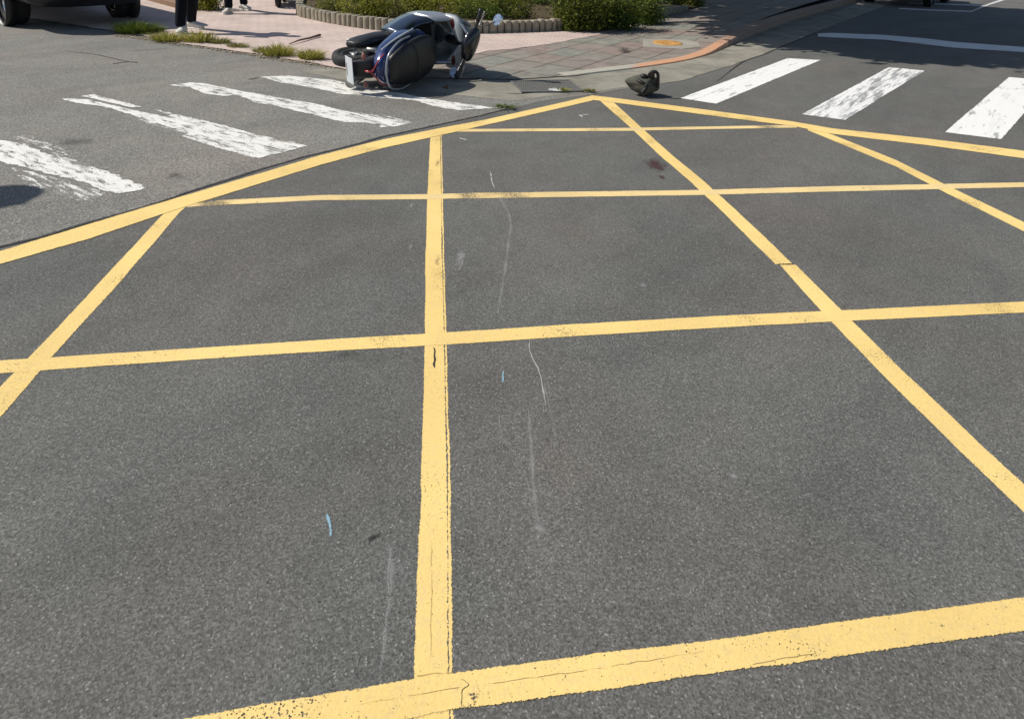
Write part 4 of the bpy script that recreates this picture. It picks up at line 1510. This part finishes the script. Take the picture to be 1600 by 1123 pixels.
def person(loc, facing, feet, label, trousers, shirt, arm_bend=.0, height=1.68):
    """feet: two (x, y, toe angle) in the person's own frame, +x is forward, +y left"""
    P = empty('person', loc, facing)
    tag(P, label, 'person')
    k = height / 1.68
    V, E, Rr = [], [], []

    def add(p, r, prev=None):
        V.append(Vector(p) * k if False else Vector(p))
        Rr.append(r)
        if prev is not None:
            E.append((prev, len(V) - 1))
        return len(V) - 1
    pel = add((0, 0, .92), (.15, .11))
    ch1 = add((0, 0, 1.12), (.135, .10), pel)
    ch2 = add((.01, 0, 1.33), (.155, .105), ch1)
    nk = add((.0, 0, 1.45), (.06, .06), ch2)
    hd0 = add((.02, 0, 1.53), (.070, .078), nk)
    hd1 = add((.03, 0, 1.62), (.075, .088), hd0)
    for i, s in enumerate((1, -1)):
        fx, fy, fa = feet[i]
        hip = add((0, s * .09, .86), (.085, .09), pel)
        kn = add(((fx) * .5 + .03, s * .09 * .5 + fy * .5, .47), (.038, .040), hip)
        an = add((fx - .04, fy, .09), (.028, .032), kn)
        ft = add((fx - .04, fy, .06), (.028, .032), an)
        sh = add((0, s * .19, 1.38), (.055, .055), ch2)
        el = add((-.02 + .02, s * .26, 1.12), (.038, .038), sh)
        wr = add((.08 + arm_bend * .15, s * (.25 - arm_bend * .08), .90 + arm_bend * .22), (.025, .028), el)
        pm = add((.10 + arm_bend * .2, s * (.245 - arm_bend * .1), .84 + arm_bend * .24), (.016, .034), wr)
        for j in range(4):
            a = add((.10 + arm_bend * .2 + (j - 1.5) * .018, s * (.243 - arm_bend * .1), .80 + arm_bend * .25), .009, pm)
            b = add((.105 + arm_bend * .22 + (j - 1.5) * .019, s * (.236 - arm_bend * .1), .765 + .006 * abs(j - 1) + arm_bend * .25), .0085, a)
            add((.11 + arm_bend * .22 + (j - 1.5) * .019, s * (.225 - arm_bend * .1), .735 + .010 * abs(j - 1) + arm_bend * .25), .007, b)
        a = add((.13 + arm_bend * .2, s * (.235 - arm_bend * .1), .835 + arm_bend * .24), .010, pm)
        add((.148 + arm_bend * .2, s * (.228 - arm_bend * .1), .80 + arm_bend * .24), .009, a)
    skin_mesh('body', V, E, Rr, M_SKIN, P)
    # head details
    bm = ball((.118, 0, 1.575), (.014, .013, .022))
    for s in (1, -1):
        ball((.02, s * .082, 1.585), (.018, .008, .030), bm)
    link('face_features', bm, M_SKIN, P, True)
    bm = bmesh.new()
    for s in (1, -1):
        ball((.105, s * .031, 1.605), (.010, .012, .007), bm)
    link('eyes', bm, M_HAIR, P, True)
    link('mouth', ball((.104, 0, 1.535), (.008, .022, .005)), M_PINKLENS, P, True)
    link('hair', ball((.005, 0, 1.645), (.100, .088, .080)), M_HAIR, P, True)
    # clothes as slightly larger continuous shells
    V2, E2, R2 = [(0, 0, 1.0), (0, 0, .90)], [(0, 1)], [(.15, .115), (.162, .13)]
    for i, s in enumerate((1, -1)):
        fx, fy, fa = feet[i]
        n = len(V2)
        hip = V[6 + i * 24] if False else None
        kx, ky = fx * .5 + .03, s * .045 + fy * .5
        V2 += [(0, s * .095, .82), (kx * .5, s * .09 * .7 + ky * .3, .66), (kx, ky, .46), (kx * .4 + (fx - .04) * .6, ky * .4 + fy * .6, .28), (fx - .04, fy, .15), (fx - .04, fy, .085)]
        E2 += [(1, n), (n, n + 1), (n + 1, n + 2), (n + 2, n + 3), (n + 3, n + 4), (n + 4, n + 5)]
        R2 += [(.11, .11), (.098, .098), (.082, .086), (.076, .08), (.068, .074), (.070, .080)]
    skin_mesh('trousers', V2, E2, R2, trousers, P)
    V3 = [(0, 0, .90), (0, 0, 1.12), (.01, 0, 1.34), (0, 0, 1.42)]
    E3 = [(0, 1), (1, 2), (2, 3)]
    R3 = [(.175, .13), (.155, .12), (.172, .122), (.09, .08)]
    for s in (1, -1):
        n = len(V3)
        V3 += [(0, s * .20, 1.375), (0, s * .245, 1.22), (0, s * .26, 1.12)]
        E3 += [(2, n), (n, n + 1), (n + 1, n + 2)]
        R3 += [.07, .062, .058]
    skin_mesh('shirt', V3, E3, R3, shirt, P)
    for i, s in enumerate((1, -1)):
        fx, fy, fa = feet[i]
        shoe(P, fx, fy, fa, M_SHOE)
    P.scale = (k, k, k)
    return P


f1, f2 = at(286, 53, .018), at(303, 45, .018)
mid = (f1 + f2) / 2
FA = R(-25)
inv = Matrix.Rotation(-FA, 3, 'Z')
la, lb = inv @ (f1 - mid), inv @ (f2 - mid)
# facing the camera, the person's left foot is the one on the right of the picture
person((mid.x, mid.y, .018), FA, [(lb.x, lb.y, R(10)), (la.x, la.y, R(-60))], 'person in dark trousers and pale shoes standing among the grass tufts', M_TROUSER, M_SHIRT, .6)
f1, f2 = at(357, 22, .018), at(381, 16, .018)
mid = (f1 + f2) / 2
FA = R(-80)
inv = Matrix.Rotation(-FA, 3, 'Z')
la, lb = inv @ (f1 - mid), inv @ (f2 - mid)
person((mid.x, mid.y, .018), FA, [(lb.x, lb.y, R(55)), (la.x, la.y, R(-12))], 'person in white shoes standing farther back by the parked scooters', M_TROUSER, plain('black jacket', (.02, .02, .022), .7), .2)


# ------------------------------------------------------------------ vehicles
def car(name, L, W, Ht, track, wb, wr, ww, body_m, label, cat, boxy=False, zb=.25):
    """+x forward, origin on the ground in the middle"""
    C_ = empty(name)
    tag(C_, label, cat)
    hw = W / 2
    if boxy:
        secs = [(-L / 2, 0, .75, hw * .9, .40), (-L / 2 + .1, 0, .78, hw, .48), (0, 0, .78, hw, .50), (L / 2 - .3, 0, .76, hw, .46), (L / 2, 0, .70, hw * .88, .36)]
        cab = [(-L / 2 + .05, 0, Ht - .38, hw * .86, .30), (-L / 2 + .3, 0, Ht - .36, hw * .92, .36), (L * .12, 0, Ht - .36, hw * .92, .36), (L * .26, 0, Ht - .50, hw * .86, .22)]
    else:
        secs = [(-L / 2, 0, .60, hw * .82, .20), (-L / 2 + .12, 0, .60, hw * .96, .32), (-L * .2, 0, .60, hw, .36), (L * .2, 0, .58, hw, .34), (L / 2 - .15, 0, .52, hw * .94, .26), (L / 2, 0, .48, hw * .75, .16)]
        cab = [(-L / 2 + .15, 0, .98, hw * .72, .12), (-L / 2 + .6, 0, Ht - .26, hw * .76, .24), (0, 0, Ht - .25, hw * .80, .25), (L * .15, 0, Ht - .32, hw * .78, .18), (L * .3, 0, .90, hw * .74, .04)]
    link('body', loft_x(secs, 5, 28, 4), body_m, C_, True)
    gl = link('cabin_glass', loft_x(cab, 5, 28, 3.5), M_BLACKG, C_, True)
    bm = bmesh.new()
    x0, x1 = cab[0][0] + .35, cab[-1][0] - .45
    link('roof', box(((x0 + x1) / 2, 0, Ht - .01), (x1 - x0, W * .74, .05), None, .02), body_m, C_, True)
    link('underbody', box((0, 0, zb + .08), (L * .92, W * .8, .14), None, .03), M_BLACK, C_)
    for sx in (1, -1):
        link('bumper', box((sx * (L / 2 - .02), 0, zb + .22), (.16, W * .92, .18), None, .05), M_BLACK if boxy else body_m, C_, True)
        bm = tube([(sx * wb / 2, -track / 2, wr), (sx * wb / 2, track / 2, wr)], .05, 10)
        ball((sx * wb / 2, 0, wr), (.12, .12, .12), bm)
        link('axle', bm, M_BLACK, C_, True)
        for sy in (1, -1):
            link('light', box((sx * (L / 2 - .03), sy * W * .36, .72), (.08, .22, .14), None, .03), M_CHROME if sx > 0 else M_RED, C_, True)
            w = wheel(C_, (sx * wb / 2, sy * track / 2, wr), wr, ww, 6, hubm=M_CHROME)
            link('wheel_arch', revolve([(wr * 1.08, -.06), (wr * 1.2, -.06), (wr * 1.2, .06), (wr * 1.08, .06)], (sx * wb / 2, sy * (hw - .04), wr + .02)), M_BLACK, C_, True)
    link('door_line', box((0, 0, .78), (.01, W * 1.004, .5)), M_BLACK, C_)
    return C_


M_CARW = plain('dark car paint', (.03, .032, .036), .25, coat=1.0, var=.04)
M_TRK = plain('black truck paint', (.012, .012, .013), .35, coat=.5, var=.1)
# truck at the upper left: its axle runs between these two wheel contacts
A = at(12, 39, .004)
ax = Vector((math.cos(R(50)), math.sin(R(50)), 0))
TR = 1.4
mid = A + ax * (TR / 2 + .12)
fwd = Vector((ax.y, -ax.x, 0))      # end that faces the viewer
tk = car('off_road_truck', 4.7, 1.75, 1.68, TR, 2.7, .33, .27, M_TRK, 'black off-road truck parked at the left with a chrome wheel showing', 'truck', True, .42)
tk.location = (mid.x - fwd.x * 1.35, mid.y - fwd.y * 1.35, .004)
tk.rotation_euler = (0, 0, math.atan2(fwd.y, fwd.x))
# car in the bay at the upper right
w1 = at(1446, 10, .004)
dirv = (at(1575, -3) - at(1520, 18)).normalized()
pc = car('parked_car', 4.2, 1.70, 1.5, 1.48, 2.5, .30, .19, M_CARW, 'dark car parked in the bay at the upper right edge', 'car')
nrm = Vector((-dirv.y, dirv.x, 0))
cc = w1 + nrm * .70 + dirv * 1.25
pc.location = (cc.x, cc.y, .002)
pc.rotation_euler = (0, 0, math.atan2(dirv.y, dirv.x))

# sign added out of view, only so its disc shades a spot at the left
M_SIGN = plain('sign blue enamel', (.02, .08, .35), .4)
tgt = at(-42, 312)
hgt = 2.3
sp_ = tgt - Vector((sd.x, sd.y, 0)) / -sd.z * hgt
sg = empty('shadow_sign', (sp_.x, sp_.y, .004))
tag(sg, 'unseen round blue sign on a grey pole, added to cast a shadow left of the crossing', 'sign')
link('pole', tube([(0, 0, 0), (0, 0, 2.6)], .03, 12), M_STEEL, sg, True)
bm = revolve([(.001, -.012), (.24, -.012), (.24, .012), (.001, .012)], (0, 0, 0))
dsk = link('disc', bm, M_SIGN, sg, True)
dsk.location = (.05, 0, hgt)
dsk.rotation_euler = (0, 0, R(65))

# low brown wall and step at the back left
M_BRICK = m_concrete('brown render', (.26, .17, .12), .2, 3)
a, b = at(205, -6, .018), at(285, 16, .018)
c_, e_ = at(330, 17, .018), at(356, 17, .018)
bm = bmesh.new()
d = (b - a).normalized()
n_ = Vector((-d.y, d.x, 0))
L = (b - a).length + 3.0
st = a - d * 3.0
rr = [[st + n_ * o + Vector((0, 0, z)) for o, z in ((0, 0), (0, .09), (.02, .11), (.5, .11), (.5, 0))],
      [st + d * L + n_ * o + Vector((0, 0, z)) for o, z in ((0, 0), (0, .09), (.02, .11), (.5, .11), (.5, 0))]]
ring_loft(bm, rr)
bmesh.ops.recalc_face_normals(bm, faces=bm.faces)
o = link('low_step', bm, M_BRICK, None, False, tuple(st))
tag(o, 'low brown rendered step behind the standing person', 'step')

# trees added to cast the shade, crowns out of view overhead
yb = at(1350, 82).y
r0, r1 = at(930, 34), at(985, 28)
tree(r0.x, r0.y, 3.2, 2.3, 2.4, 16000, 'added shade tree rooted behind the tall light green corner shrub', .15, .4, yb + 2.3 - r0.y)
tree(r1.x, r1.y, 6.3, 2.6, 3.0, 18000, 'tall added shade tree rooted behind the dark green corner shrub', .15, 1.6, yb + 2.95 - r1.y)
tree(1.6, 17.2, 3.0, 3.6, 3.4, 18000, 'spreading shade tree added unseen in the back row behind the planter', .15, .5, -1.2)
tree(6.5, 18.2, 3.0, 3.6, 3.4, 18000, 'spreading shade tree added unseen in the back row by the raised kerb', .15, 0, -1.2)
tree(5.0, 17.4, 7.0, 3.4, 3.0, 18000, 'tallest shade tree added unseen in the back row', .15, .5, -2.0)
